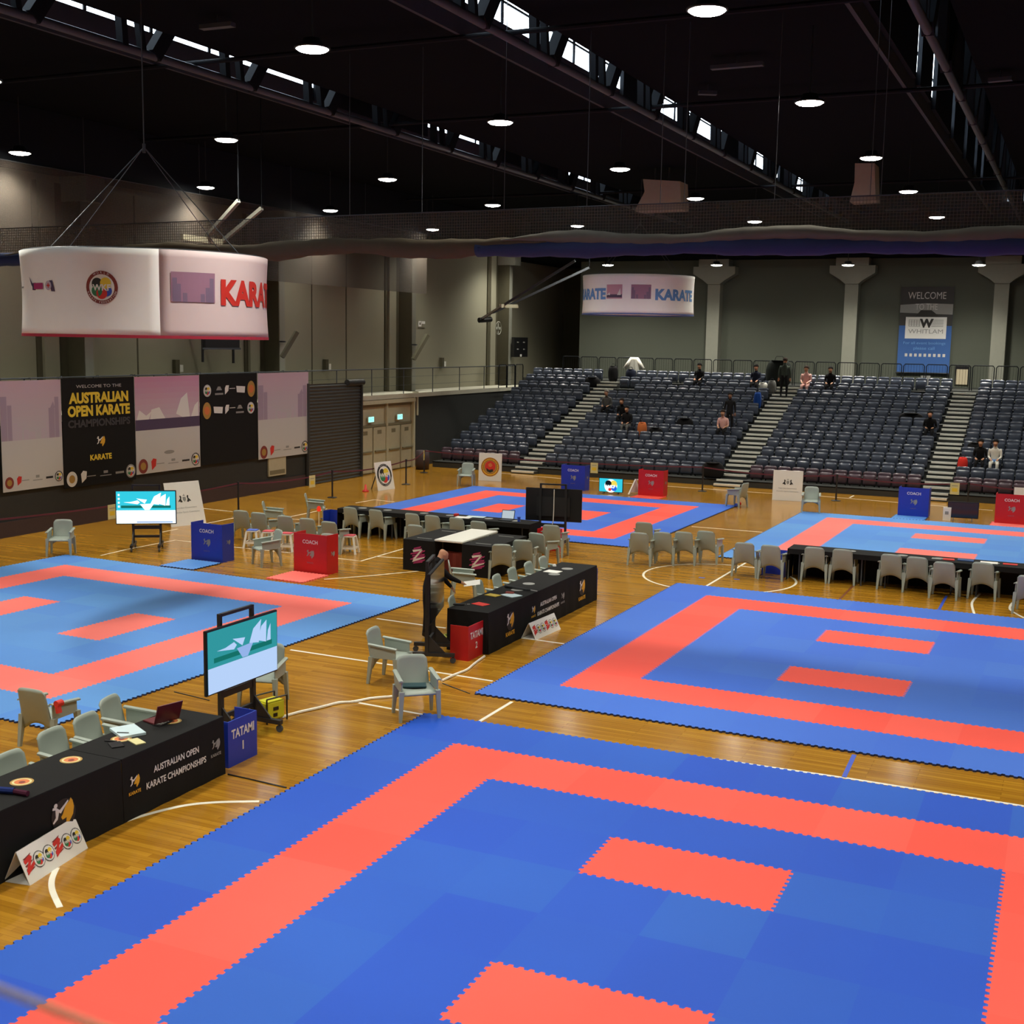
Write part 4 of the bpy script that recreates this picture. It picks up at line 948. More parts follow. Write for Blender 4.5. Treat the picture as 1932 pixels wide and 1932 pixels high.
# ================================================================== STOOLS
def make_stool(padm):
    t = thing('plastic_stool', 'x', 'stool', (0, 0, 0)); m = M_WPLAS
    MB().b2((-.15, -.15, .42), (.15, .15, .455), m).build('seat', t, bevel=.015); MB().b2((-.13, -.13, .4555), (.13, .13, .475), padm).build('seat_pad', t)
    for x in (-1, 1):
        for y in (-1, 1): MB().bar((x*.19, y*.19, 0), (x*.125, y*.125, .42), .05, m, .05).build('leg', t)
    mb = MB()
    for s in (-1, 1): mb.b2((-.17, s*.165-.012, .12), (.17, s*.165+.012, .17), m).b2((s*.165-.012, -.17, .12), (s*.165+.012, .17, .17), m)
    mb.build('stretcher', t); return t
PADB, PADR = mat('blue_pad', (.08, .14, .55), .7), mat('red_pad', (.60, .08, .10), .7)
sb_, sr_0 = make_stool(PADB), make_stool(PADR); usedb = usedr = False
for (x, y), bl, l in (((477, 1000), True, 'white plastic stool with a blue pad, left of the row of stools'), ((507, 1002), False, 'white plastic stool with a red pad, right of the blue-padded stool'), ((542, 1006), False, 'white plastic stool with a red pad, just left of the red coach box'), ((622, 1011), False, 'white plastic stool half hidden behind the red coach box'), ((660, 1010), False, 'white plastic stool with a red pad, standing alone right of the red coach box')):
    if bl: o = sb_
    elif not usedr: o = sr_0; usedr = True
    else: o = copy_tree(sr_0)
    p = G(x, y, .46); o.location = (p.x, p.y, 0); o.rotation_euler.z = R(18); tag(o, l, 'stool', 'white plastic stools')

# ================================================================== POSTERS ON THE LEDGE RAILING
def poster(label, y0, y1, z0, z1, base, prints, name='poster'):
    t = thing(name, label, 'poster', (XL+.10, (y0+y1)/2, z0), PI/2, 'fabric posters along the left wall'); w, h = y1-y0, z1-z0
    mb = MB().b2((-w/2, 0, 0), (w/2, .012, h), base); Fm = frame((0, -.001, 0), (1, 0, 0), (0, 0, 1)); prints(mb, Fm, w, h); mb.build('printed_fabric', t)
    mb = MB()
    for x in (-w/2+.05, 0, w/2-.05): mb.cyl((x, .0, h), (x, -.0, h+.07), .008, M_PIPE, n=5).cyl((x, 0, h+.07), (x, .09, h+.06), .008, M_PIPE, n=5)
    mb.build('ties', t); return t
def logos(mb, Fm, w, h, light):
    m1 = M_PMAROON
    mb.disc(Fm, -.40*w, .08*h, .07*w, m1 if light else M_CWHITE, ry=.075*w); mb.disc(Fm, -.40*w, .08*h, .04*w, M_GOLDD, .006)
    mb.pr(Fm, [((-.24+x)*w, .09*h+y*w) for x, y in ((-.03, -.06), (.03, -.02), (.04, .05), (-.01, .06), (-.04, .03))], M_PRED if light else M_CWHITE); mb.rect(Fm, -.2*w, .085*h, -.08*w, .093*h, M_GREYP)
    mb.rect(Fm, .03*w, .10*h, .09*w, .125*h, M_GREYP); mb.rect(Fm, -.02*w, .075*h, .14*w, .083*h, M_GREYP); mb.rect(Fm, .2*w, .08*h, .32*w, .1*h, M_PBLACK if light else M_GREYP)
    emb_fed(mb, Fm, .42*w, .09*h, .07*w, M_PBLACK if light else M_GREYP, .004)
def city(mb, Fm, w, h):
    mb.rect(Fm, -w/2, .72*h, w/2, h, M_PINK, .0015) if False else None
    n = 10
    for k in range(n):
        f = k/(n-1); c = tuple(a*(1-f)+b*f for a, b in zip((.50, .47, .50), (.56, .40, .47)))
        mb.rect(Fm, -w/2, (.46+.54*k/n)*h, w/2, (.46+.54*(k+1)/n)*h, mat('sky_print_%d' % k, c, .7, noise=0), .0015)
    mb.rect(Fm, -w/2, 0, w/2, .46*h, M_PALE, .0015)
    for x, wd, t in ((-.45, .1, .86), (-.36, .07, .78), (-.28, .08, .62), (-.2, .06, .58), (.18, .07, .56), (.26, .06, .62), (.33, .1, .74), (.42, .07, .84), (.0, .1, .53), (-.1, .08, .55)):
        mb.rect(Fm, (x-wd/2)*w, .46*h, (x+wd/2)*w, t*h, M_MAUVE if x < -.3 or x > .3 else M_LILAC, .002+.0001*(x+.5))
    mb.pr(Fm, [(.36*w-.05*w, .74*h), (.36*w, .80*h), (.36*w+.03*w, .74*h)], M_MAUVE, .0025); logos(mb, Fm, w, h, True)
def welcome(mb, Fm, w, h):
    mb.text(Fm, 'WELCOME TO THE', 0, .925*h, .028*h, M_PALE, w=.62*w); mb.text(Fm, 'AUSTRALIAN', 0, .82*h, .09*h, M_PYEL, w=.82*w, bold=.05); mb.text(Fm, 'OPEN KARATE', 0, .70*h, .09*h, M_PYEL, w=.86*w, bold=.05)
    mb.text(Fm, 'CHAMPIONSHIPS', 0, .585*h, .065*h, mat('very_dark_grey_print', (.045, .045, .045), noise=0), w=.86*w, bold=.04); emb_map(mb, Fm, 0, .40*h, .46, word=False); mb.text(Fm, 'KARATE', 0, .26*h, .05*h, M_PYEL, w=.3*w, bold=.04)
    logos(mb, Fm, w, h, False)
def harbour(mb, Fm, w, h):
    n = 8
    for k in range(n):
        f = k/(n-1); mb.rect(Fm, -w/2, (.54+.46*k/n)*h, w/2, (.54+.46*(k+1)/n)*h, mat('dusk_print_%d' % k, tuple(a*(1-f)+b*f for a, b in zip((.55, .45, .50), (.58, .28, .42))), .7, noise=0), .0015)
    mb.rect(Fm, -w/2, 0, w/2, .48*h, M_PALE, .0015); mb.rect(Fm, -w/2, .45*h, w/2, .56*h, M_PURPLE, .002)
    for q in (((-.48, .56), (-.3, .56), (-.26, .64), (-.34, .6), (-.44, .66)), ((-.28, .56), (-.05, .56), (-.14, .68), (-.26, .66)), ((.22, .56), (.34, .56), (.30, .82), (.2, .76), (.12, .6)), ((.36, .56), (.48, .56), (.48, .72), (.42, .68))): mb.pr(Fm, [(a*w, b*h) for a, b in q], M_CWHITE, .0025)
    mb.disc(Fm, 0, .2*h, .08*w, M_GREYP, .002, ry=.02*h); logos(mb, Fm, w, h, True)
def sponsors(mb, Fm, w, h):
    for y, o in ((.82, 1), (.60, -1)):
        emb_fed(mb, Fm, -.38*w*o, y*h, .065*w, M_PALE); mb.pr(Fm, [(-.18*w*o+a*w, y*h+b*w) for a, b in ((-.05, 0), (-.02, .04), (.02, .04), (.05, 0))], M_GREYP); mb.rect(Fm, -.18*w*o-.07*w, y*h-.05*w, -.18*w*o+.07*w, y*h-.03*w, M_GREYP)
        mb.pr(Fm, [(-.05*w+a*w, y*h+b*w) for a, b in ((-.03, -.05), (.03, -.01), (.04, .05), (-.01, .05), (-.03, .02))], M_CWHITE); mb.rect(Fm, .0*w, y*h+.01*w, .1*w, y*h+.018*w, M_PALE)
        mb.pr(Fm, [(.2*w*o+a*w, y*h+b*w) for a, b in ((-.08, .04), (.08, .03), (.07, -.04), (-.07, -.03))], M_CWHITE); mb.disc(Fm, .39*w*o, y*h, .07*w, M_GOLDD, ry=.09*w); mb.disc(Fm, .39*w*o, y*h, .045*w, M_ORANGE, .006)
poster('pale poster with a skyline at the left edge of the photo', 10.45, 12.58, 1.22, 4.15, M_PALE, city)
poster('black poster with yellow title lettering on the left wall', 12.61, 15.5, 1.1, 4.17, M_CLOTH, welcome)
poster('pink and grey poster with white sails and a dark band', 15.52, 18.49, 1.23, 4.16, M_PALE, harbour)
poster('black poster with two rows of small emblems', 18.53, 21.55, 1.26, 4.18, M_CLOTH, sponsors)
poster('pale poster with a skyline, nearest the roller shutter', 21.6, 24.64, 1.2, 4.17, M_PALE, city)

# ================================================================== HANGING RING BANNERS
def ring_banner(label, bx, by, z0, h, r, seams, prints, hem, cable_top):
    dx, dy = bx-CAM[0], by-CAM[1]; rz = math.atan2(-dx, dy); t = thing('hanging_banner', label, 'hanging banner', (bx, by, z0), rz, 'round white fabric banners under the roof')
    def wrap(v): 
        th = v.x/r; k = v.z/h; rr = r*(1-.014*math.sin(PI*min(max(k, 0), 1)))-v.y; return V((rr*math.sin(th), -rr*math.cos(th), v.z))
    for a0, a1, m in seams:
        mb = MB(); n = max(4, int((a1-a0)*12)); mb.sheet(lambda u, v: ((a0+(a1-a0)*u)*r, 0, v*h), n, 12, .012, m, (0, 1, 0)); mb.build('fabric_panel', t, True, warp=wrap)
    Fm = frame((0, -.007, 0), (1, 0, 0), (0, 0, 1))
    for nm, fn in prints: mb = MB(); fn(mb, Fm, r, h); mb.build(nm, t, warp=wrap)
    mb = MB(); mb.sheet(lambda u, v: (2*PI*r*(u-.5), -.004, -.03+.05*v), 72, 1, .02, hem, (0, 1, 0)); mb.build('hem', t, warp=wrap)
    MB().tube([V((r*.985*math.cos(i*PI/24), r*.985*math.sin(i*PI/24), h)) for i in range(49)], .02, M_PIPE, 6).build('hoop', t)
    mb = MB(); ap = V((0, 0, h+1.95))
    for a in (-.82, .82, PI-.82, PI+.82): mb.cyl((r*.98*math.sin(a), -r*.98*math.cos(a), h), ap, .009, M_PIPE, n=5)
    mb.cyl(ap, (0, 0, cable_top-z0), .012, M_PIPE, n=5); mb.cyl(ap-V((0, 0, .1)), ap+V((0, 0, .06)), .03, M_PIPE, n=6); mb.build('suspension_cable', t); return t
MF_W = mat('white_stretch_fabric', (.93, .92, .88), .8, .2, noise=.02); MF_P = mat('pale_mauve_stretch_fabric', (.74, .60, .60), .8, .2, noise=.02)
def pict(mb, Fm, x, y, w, h, sails):
    mb.rect(Fm, x-w/2, y-h/2, x+w/2, y+h/2, M_PINK if sails else mat('dusky_pink_print', (.36, .19, .28), .6, noise=0), .004, 8)
    if sails:
        mb.rect(Fm, x-w/2, y-h*.42, x+w/2, y-h*.2, M_PURPLE, .005, 8)
        for q in ((-.4, -.2), (.28, .1)): mb.pr(Fm, [(x+(q[0]-.1)*w, y-.25*h), (x+(q[0]+.14)*w, y-.25*h), (x+(q[0]+.1)*w, y+(.15+q[1])*h)], M_CWHITE, .006)
    else:
        for q, t in ((-.42, .3), (-.34, .1), (.32, .0), (.42, .32), (-.2, -.2), (.2, -.22)): mb.rect(Fm, x+(q-.05)*w, y-h/2, x+(q+.05)*w, y+t*h, mat('dusky_mauve_print', (.22, .15, .24), noise=0), .005)
def pr_mark(mb, Fm, r, h):
    x = -.93*r; mb.pr(Fm, [(x-.3, .52*h), (x+.36, .5*h), (x+.30, .63*h), (x-.3, .60*h)], M_PURPLE, .004); mb.rect(Fm, x-.24, .53*h, x+.05, .6*h, M_MAGENTA, .006); mb.disc(Fm, x+.2, .57*h, .08, M_LILAC, .007, 14); mb.text(Fm, '+', x+.2, .57*h, .1, M_PRED, .008, bold=.05)
    mb.pr(Fm, [(x-.42, .68*h), (x-.3, .6*h), (x-.27, .54*h), (x-.34, .58*h)], M_PURPLE, .004)
PR1 = [('logo_print', pr_mark), ('emblem_print', lambda mb, Fm, r, h: emb_fed(mb, Fm, -.345*r, .55*h, .275, M_PMAROON, .004)), ('picture_print', lambda mb, Fm, r, h: pict(mb, Fm, .36*r, .58*h, .80, .5, False)),
       ('lettering', lambda mb, Fm, r, h: mb.text(Fm, 'KARATE', .60*r, .54*h, .40, M_PRED, .005, w=2.05, bold=.05, align='L')), ('zip_print', lambda mb, Fm, r, h: mb.rect(Fm, -1.46*r, .55*h, -1.28*r, .57*h, M_GREYP, .004, 4))]
PR2 = [('lettering', lambda mb, Fm, r, h: mb.text(Fm, 'KARATE', -.60*r, .50*h, .36, M_PSKY, .005, w=1.75, bold=.05, align='R')), ('picture_print', lambda mb, Fm, r, h: pict(mb, Fm, -.43*r, .55*h, .62, .5, True)),
       ('picture_print', lambda mb, Fm, r, h: pict(mb, Fm, .05*r, .55*h, .72, .5, False)), ('lettering', lambda mb, Fm, r, h: mb.text(Fm, 'KARATE', .30*r, .49*h, .36, M_PSKY, .005, w=2.0, bold=.05, align='L'))]
ring_banner('large white ring banner with red lettering hung over the left mat', -9.47, 4.90, 5.39, 1.46, 2.19, ((-PI, .09, MF_W), (.09, 1.8, MF_P), (1.8, PI, MF_W)), PR1, mat('red_hem', (.42, .02, .05), .7), 11.4)
p = V(CAM)+_ray(1204, 557)*46.0
ring_banner('far white ring banner with blue lettering hung before the stand', p.x, p.y, p.z-.72, 1.40, 2.08, ((-PI, PI, MF_W),), PR2, mat('blue_hem', (.10, .15, .35), .7), 11.4)

# ================================================================== DIVIDER NET ACROSS THE HALL
nt = thing('divider_net', 'raised brown divider net with a blue band strung across the hall', 'net', (0, 10, 0))
def zt(x): return 8.05+.006*(x+8)+.0*x
mb = MB(); mb.sheet(lambda u, v: (-20.9+35*u, .02*math.sin(u*60), 7.4+(zt(-20.9+35*u)-7.4)*v), 60, 2, .004, net_mat('fine_net', (.10, .085, .07), .06, .12, .24), (0, 1, 0)); mb.build('netting', nt)
MB().tube([(-20.9+35*i/30, 0, zt(-20.9+35*i/30)) for i in range(31)], .012, M_PIPE, 5).build('head_cable', nt)
def low(x): return 7.17+.0*x-.012*max(0, x)-.02*max(0, -x-10)*.5
def bunch(x0, x1, z0, z1, dep, m, name, wave):
    mb = MB(); n = int((x1-x0)*5)
    def f(u, v):
        x = x0+(x1-x0)*u; a = 2*PI*v; zc = low(x)+(z0+z1)/2; hh = (z1-z0)/2
        s = 1+.13*math.sin(x*1.7)+.08*math.sin(x*4.3+1)+.05*math.sin(x*11+v*9); taper = min(1, (x-x0+.1)/1.2, (x1-x+.1)/1.2) if wave else 1
        return (x, dep*math.cos(a)*s, zc+hh*math.sin(a)*s*max(.25, taper)+wave*.05*math.sin(x*1.3))
    mb.sheet(f, n, 14, .004, m); return mb.build(name, nt, True)
M_BUNCH = mat('bunched_brown_netting', (.11, .088, .06), .95, .1, alpha=.93); M_BUNCHG = mat('bunched_grey_netting', (.16, .145, .12), .95, .1, alpha=.92); M_CANVAS = mat('blue_canvas_band', (.022, .036, .11), .75, .3)
bunch(-18.4, -3.6, .0, .36, .16, M_BUNCH, 'bunched_netting', 1); bunch(-4.6, 14, .12, .40, .21, M_BUNCHG, 'bunched_netting', 1)
tag(bunch(-5.2, 14, -.06, .27, .2, M_CANVAS, 'canvas_band', 0), 'blue canvas band'); tag(bunch(-20.9, -17.6, -.02, .3, .2, M_CANVAS, 'canvas_band', 0), 'blue canvas band')
for px in (660, 796, 951, 1107, 1245, 1290, 1460, 1640, 1660): 
    p = PY(px, 400, 10); MB().cyl((p.x, 0, zt(p.x)), (p.x, 0, 13.3 if any(t_-1.1 < p.x < t_+.3 for t_ in TX) else 11.4), .008, M_PIPE, n=4).build('suspension_wire', nt)

sn = thing('side_net', 'brown see-through net hung high along the left wall', 'net', (-19.55, 0, 0), PI/2)
MB().sheet(lambda u, v: (-6+40*u, .03*math.sin(u*50), 7.35+2.5*v), 60, 3, .004, net_mat('side_net_mesh', (.055, .042, .03), .035, .2, .26), (0, 1, 0)).build('netting', sn)
MB().cyl((-6, 0, 9.86), (34, 0, 9.86), .012, M_PIPE, n=5).build('head_cable', sn)
for i in range(9): MB().cyl((-6+5*i, 0, 9.86), (-6+5*i, 0, 11.4), .008, M_PIPE, n=4).build('suspension_wire', sn)

# ================================================================== ROOF-HUNG AND WALL-HUNG EQUIPMENT
def backstop(label, A, B_, C_, D, bar_a, bar_b, light):
    o = thing('folded_backstop', label, 'basketball backstop', A); m = M_COLUMN if light else M_PIPE; O = V(A)
    mb = MB().bar(V(A)-O, V(B_)-O, .09, m).build('strut', o); MB().bar(V(C_)-O, V(D)-O, .09, m).build('strut', o); MB().bar(V(bar_a)-O, V(bar_b)-O, .1, M_CREAM, .14).build('cross_bar', o)
    MB().bar(V(B_)-O, (V(B_)-O).xy.to_3d()+V((0, 0, 11.4-O.z)), .02, M_STEEL).bar(V(D)-O, (V(D)-O).xy.to_3d()+V((0, 0, 11.4-O.z)), .02, M_STEEL).build('roof_hanger', o); return o
backstop('pale folded basketball backstop frame above the large ring banner', PX(390, 446, -14), PX(450, 379, -12.6), PX(420, 455, -14), PX(494, 393, -12.6), PX(343, 447, -14), PX(418, 457, -14), True)
o = backstop('long dark folded backstop arms left of the far ring banner', PY(908, 602, 33), PY(1085, 492, 33), PX(930, 590, PY(908, 602, 33).x), PX(1112, 505, PY(1085, 492, 33).x), PX(944, 577, -15.4), PX(976, 578, -15.4), False)
A = PY(908, 602, 33); MB().bar((0, 0, 0), PX(944, 578, -15.4)-A, .06, M_COLUMN).build('brace', o); MB().cyl((-.05, -.1, -.05), (.2, .5, .0), .11, M_BLACK, n=10).build('folding_joint', o)
def beige(label, pts, Y):
    q = [PY(a, b, Y) for a, b in pts]; c = sum(q, V())/len(q); t = thing('ventilation_hood', label, 'ventilation hood', c, 0)
    n = len(q); vs = [v-c for v in q]+[v-c+V((0, .9, 0)) for v in q]; MB().add(vs, [tuple(range(n)), tuple(range(n, 2*n))[::-1]]+[(i, n+i, n+(i+1) % n, (i+1) % n) for i in range(n)], mat('beige_sheet_metal', (.40, .35, .24), .6)).build('hood_body', t)
    MB().cyl((-.2, .4, .3), (-.2, .4, 11.4-c.z), .03, M_PIPE, n=6).cyl((.3, .4, .3), (.3, .4, 11.4-c.z), .03, M_PIPE, n=6).build('hanger', t); return t
beige('beige ventilation hood under the roof left of centre back', [(1213, 338), (1283, 342), (1285, 395), (1197, 398), (1216, 362)], 28)
beige('beige ventilation hood under the roof right of the lamp rows', [(1613, 308), (1650, 308), (1652, 378), (1603, 381), (1612, 345)], 28)
for i, (a, b) in enumerate((((1342, 128), (1440, 120)), ((1318, 175), (1352, 176)), ((1865, 152), (1910, 148)), ((1670, 396), (1732, 394)), ((380, 52), (440, 46)))):
    p, q = G(*a, 11.2), G(*b, 11.2); t = thing('unlit_tube_lamp', 'unlit grey tube lamp under the black roof, %s' % ('above the third lamp row', 'small, left of the longest one', 'at the top right edge', 'beside the right beige hood', 'near the left roof light')[i], 'tube lamp', (p+q)/2); c = (p+q)/2
    MB().bar(p-c, q-c, .16, M_PIPE, .08).build('batten', t); MB().cyl((0, 0, .04), (0, 0, .2), .01, M_PIPE, n=5).build('hanger', t)
def wall_bar(label, a, b, X):
    p, q = PX(*a, X), PX(*b, X); c = (p+q)/2; t = thing('wall_speaker', label, 'speaker', c); q2 = V((q.x+.28, q.y, q.z)); 
    MB().bar(p-c+V((.35, 0, 0)), q-c, .22, mat('olive_speaker_case', (.10, .095, .06), .6), .14).build('case', t); MB().bar((0, 0, .1), (-.35, .1, .1), .05, M_PIPE).build('bracket', t); return t
wall_bar('slim tilted wall speaker on the second pilaster', (545, 626), (532, 674), -20.0); wall_bar('slim tilted wall speaker on the third pilaster', (793, 632), (780, 678), -20.0)
for i, (px, py) in enumerate(((613, 690), (331, 693), (832, 685))):
    p = PX(px, py, XU+.02); o = MB().b2((0, -.15, -.2), (.14, .05, .25), M_PANEL_SHADE).b2((.02, .06, -.15), (.16, .2, .08), M_WHITE).build('wall_light'); o.location = p; tag(o, 'small wall light with a white box, %s' % ('over the roller shutter', 'above the pink poster', 'above the ledge by the stand')[i], 'wall light')
p = PX(937, 619, -20.25); t = thing('wall_fan', 'round pale wall fan on the last pilaster', 'fan', p, 0); 
MB().tube([(0.1, .32*math.cos(i*PI/12), .32*math.sin(i*PI/12)) for i in range(25)], .018, M_COLUMN, 6).build('guard', t); mb = MB()
for k in range(4): a = k*PI/2; mb.bar((.08, .05*math.cos(a), .05*math.sin(a)), (.08, .28*math.cos(a), .28*math.sin(a)), .02, M_COLUMN, .12)
mb.cyl((-.05, 0, 0), (.12, 0, 0), .06, M_COLUMN).build('blades', t)
p = PX(795, 611, XU+.02); o = MB().b2((0, -.33, -.16), (.02, .33, .16), M_WALL).b2((.021, -.3, -.12), (.026, -.04, .12), M_WHITE).b2((.021, .0, .0), (.026, .3, .12), M_WHITE).b2((.027, -.22, -.05), (.03, -.12, .06), M_PANEL_SHADE).build('wall_sign'); o.location = p; tag(o, 'small white and grey wall sign right of the third pilaster', 'sign')
p = PX(978, 655, -20.2); t = thing('scoreboard', 'black scoreboard on the left wall near the stand', 'scoreboard', p); MB().b2((0, -.85, -.5), (.15, .85, .5), M_BLACK).build('case', t); mb = MB()
for y, z in ((-.4, .25), (.35, .25), (-.4, -.1), (.35, -.1)): mb.b2((.151, y-.1, z-.03), (.155, y+.1, z+.03), M_GREYP)
mb.b2((.151, -.1, -.48), (.156, .1, -.36), M_CWHITE).build('digits', t)
c = PX(415, 640, -19.9); t = thing('scoreboard', 'black framed scoreboard behind the large ring banner', 'scoreboard', c); MB().b2((0, -.9, -.28), (.12, .9, .75), M_BLACK).build('case', t)
mb = MB().b2((-.02, -.95, -.75), (.04, -.89, .6), M_BLACK).b2((-1.1, -.3, .1), (0, -.24, .16), M_BLACK).b2((-1.1, .3, .1), (0, .36, .16), M_BLACK); mb.b2((.02, .6, -.8), (.08, .67, -.2), M_BLACK).b2((.02, -.95, -.34), (.13, .95, -.28), M_PIPE).build('stand_frame', t); mb = MB()
for y in (-.6, 0, .6): mb.b2((.121, y-.14, .1), (.125, y+.14, .16), M_GREYP)
mb.build('digits', t)
# big banner on the back wall
p0, p1 = PY(1701, 541, 47.4), PY(1790, 705, 47.4); w, h = p1.x-p0.x, p0.z-p1.z; t = thing('wall_banner', 'tall welcome banner with a white panel on the back wall', 'banner', ((p0.x+p1.x)/2, 47.4, p1.z))
mb = MB().b2((-w/2, 0, 0), (w/2, .03, h), mat('royal_blue_print', (.035, .11, .33), .7, noise=.05)); Fm = frame((0, -.001, 0), (1, 0, 0), (0, 0, 1))
mb.rect(Fm, -w/2, .55*h, w/2, h, mat('dusk_brown_print', (.035, .033, .03), noise=0), .002); mb.pr(Fm, [(-w/2, .70*h), (w/2, .68*h), (w/2, .80*h), (0, .81*h), (-w/2, .79*h)], M_GREYP, .003); mb.pr(Fm, [(-.2*w, .66*h), (.25*w, .66*h), (.1*w, .73*h), (-.1*w, .73*h)], M_PBLACK, .004)
mb.rect(Fm, -.38*w, .40*h, .40*w, .65*h, M_CWHITE, .005); mb.text(Fm, 'WELCOME', 0, .90*h, .08*h, M_PALE, .005, w=.72*w); mb.text(Fm, 'TO THE', 0, .77*h, .07*h, M_PALE, .005, w=.42*w)
mb.text(Fm, 'W', .02*w, .58*h, .09*h, M_PBLACK, .007, bold=.06); mb.text(Fm, 'WHITLAM', .01*w, .485*h, .05*h, M_GREYP, .007, w=.66*w)
for k in range(5): mb.rect(Fm, .11*w, (.54+.018*k)*h, .34*w, (.547+.018*k)*h, M_GREYP, .006); mb.rect(Fm, -.32*w, (.54+.018*k)*h, -.10*w, (.545+.018*k)*h, M_GREYP, .006); mb.rect(Fm, (-.32+.05*k)*w, .54*h, (-.31+.05*k)*w, .62*h, M_GREYP, .006)
mb.text(Fm, 'For all event bookings', 0, .35*h, .03*h, M_PSKY, .004, w=.8*w); mb.text(Fm, 'please call', 0, .29*h, .035*h, M_PSKY, .004, w=.4*w); [mb.rect(Fm, (-.36+.09*k)*w, .19*h, (-.31+.09*k)*w, .225*h, M_PALE, .004) for k in range(9)]
mb.build('printed_fabric', t); MB().cyl((-w/2-.05, 0, 0), (w/2+.05, 0, 0), .03, M_BLACK, n=8).build('bottom_rod', t)
p = PY(1746, 719, 47.4); o = MB().b2((-.22, 0, -.3), (.22, .05, .25), M_GREYP).build('grey_wall_plate'); o.location = p; tag(o, 'grey wall plate under the tall welcome banner', 'plate')
p = PY(1815, 707, 47.44); t = thing('lit_doorway_window', 'small cream window panel with a dark hood on the back wall', 'window panel', p); MB().b2((-.25, 0, -.45), (.25, .05, .25), emis('lit_window', (.75, .62, .38), .6)).build('pane', t); MB().b2((-.3, -.15, .25), (.3, .06, .4), M_BLACK).b2((-.3, -.02, -.45), (-.25, .06, .25), M_BLACK).b2((.25, -.02, -.45), (.3, .06, .25), M_BLACK).build('hood', t)

# ================================================================== SMALL THINGS ON TABLES AND CHAIRS
def put(name, label, cat, px, py, z, rz, fn, group=None, xy=None):
    p = G(px, py, z) if xy is None else V((*xy, z)); t = MB(); fn(t); o = t.build(name); o.location = (p.x, p.y, z); o.rotation_euler.z = rz; return tag(o, label, cat, group)
def sheet_of(w, d, m, h=.006): return lambda b: b.b2((-w/2, -d/2, .001), (w/2, d/2, h), m)
def laptop(label, px, py, z, rz, m, scr, xy=None):
    p = G(px, py, z) if xy is None else V((*xy, z)); t = thing('laptop', label, 'laptop', (p.x, p.y, z), rz)
    MB().b2((-.18, -.12, .002), (.18, .12, .02), m).build('base', t, bevel=.004); MB().bar((0, .12, .02), (0, .20, .25), .36, m, .012, up=(0, -1, .3)).build('lid', t)
    mb = MB(); mb.pr(frame((0, .113, .02), (1, 0, 0), (0, .08, .23)), [(-.165, .015), (.165, .015), (.165, .225), (-.165, .225)], scr, .004); mb.build('display', t); return t
TZ = .741
laptop('maroon laptop open on the nearest judging row', 350, 1349, TZ, -PI/2-.25, mat('maroon_laptop_shell', (.12, .015, .02), .4), mat('maroon_laptop_lid', (.22, .012, .03), .4), (-3.62, -1.75))
put('folder', 'white folder of papers on the nearest judging row', 'folder', 241, 1382, TZ, -.5, lambda b: b.b2((-.2, -.15, .001), (.2, .15, .03), mat('pale_blue_paper', (.55, .68, .72), .6)))
put('pen', 'dark pen lying on the white folder of the nearest judging row', 'pen', 232, 1383, TZ+.031, .4, lambda b: b.cyl((-.07, 0, .006), (.07, 0, .006), .006, M_BLACK, n=6))
put('note_pad', 'yellow note pad on the nearest judging row', 'note pad', 258, 1400, TZ, -.4, sheet_of(.22, .12, M_CARD, .012))
put('tablet', 'dark tablet lying over a round print on the nearest judging row', 'tablet', 219, 1406, TZ, -.6, sheet_of(.2, .14, M_BLACK, .012)); put('phone', 'black phone beside the tablet on the nearest judging row', 'phone', 209, 1399, TZ, .3, sheet_of(.14, .03, M_BLACK, .012))
put('name_plate', 'dark name plate with white letters before the maroon laptop', 'name plate', 308, 1365, TZ, PI/2, lambda b: (b.b2((-.13, -.06, .001), (.13, .06, .008), M_BLACK), b.text(frame((0, 0, .008), (1, 0, 0), (0, 1, 0)), 'TK-1', 0, 0, .06, M_CWHITE, .001)))
t = put('cloth_bundle', 'blue and red folded cloth at the left end of the nearest judging row', 'cloth', 20, 1499, TZ, .2, lambda b: (b.cyl((-.2, 0, .035), (.03, .02, .035), .035, cloth((30, 45, 100)), n=8), b.cyl((.03, .02, .03), (.2, .0, .03), .03, cloth((70, 25, 45)), n=8)))
put('red_card', 'red card on the near end of the second judging row', 'card', 907, 1140, TZ, -.3, sheet_of(.28, .2, M_PRED)); put('yellow_folder', 'gold folder on the second judging row', 'folder', 930, 1123.5, TZ, -.2, sheet_of(.26, .18, mat('gold_folder', (.50, .36, .04), .5), .012))
put('folder', 'pale blue folder on the second judging row', 'folder', 965, 1124, TZ, -.4, sheet_of(.32, .26, mat('pale_blue_paper', (.55, .68, .72), .6), .015)); put('wallet', 'dark brown wallet on the pale blue folder', 'wallet', 962, 1119, TZ+.016, .2, sheet_of(.16, .1, M_PMAROON, .02))
put('white_papers', 'white papers near the far end of the second judging row', 'papers', 1043, 1079, TZ, -.1, sheet_of(.32, .26, M_WHITE, .012)); put('cap', 'small white cap at the far end of the second judging row', 'cup', 1046, 1068, TZ, 0, lambda b: b.lathe([(0, .04), (.03, .04), (.045, .0)], M_WHITE, 10))
put('phone', 'dark phone and cable at the near corner of the second judging row', 'phone', 866, 1141, TZ, .3, sheet_of(.2, .1, M_BLACK, .02)); put('spectacles', 'clear spectacles at the near end of the second judging row', 'spectacles', 880, 1141, TZ, .5, lambda b: [b.tube([(x+.025*math.cos(i*PI/5), .025*math.sin(i*PI/5), .012) for i in range(11)], .003, M_GREYP, 4) for x in (-.035, .035)])
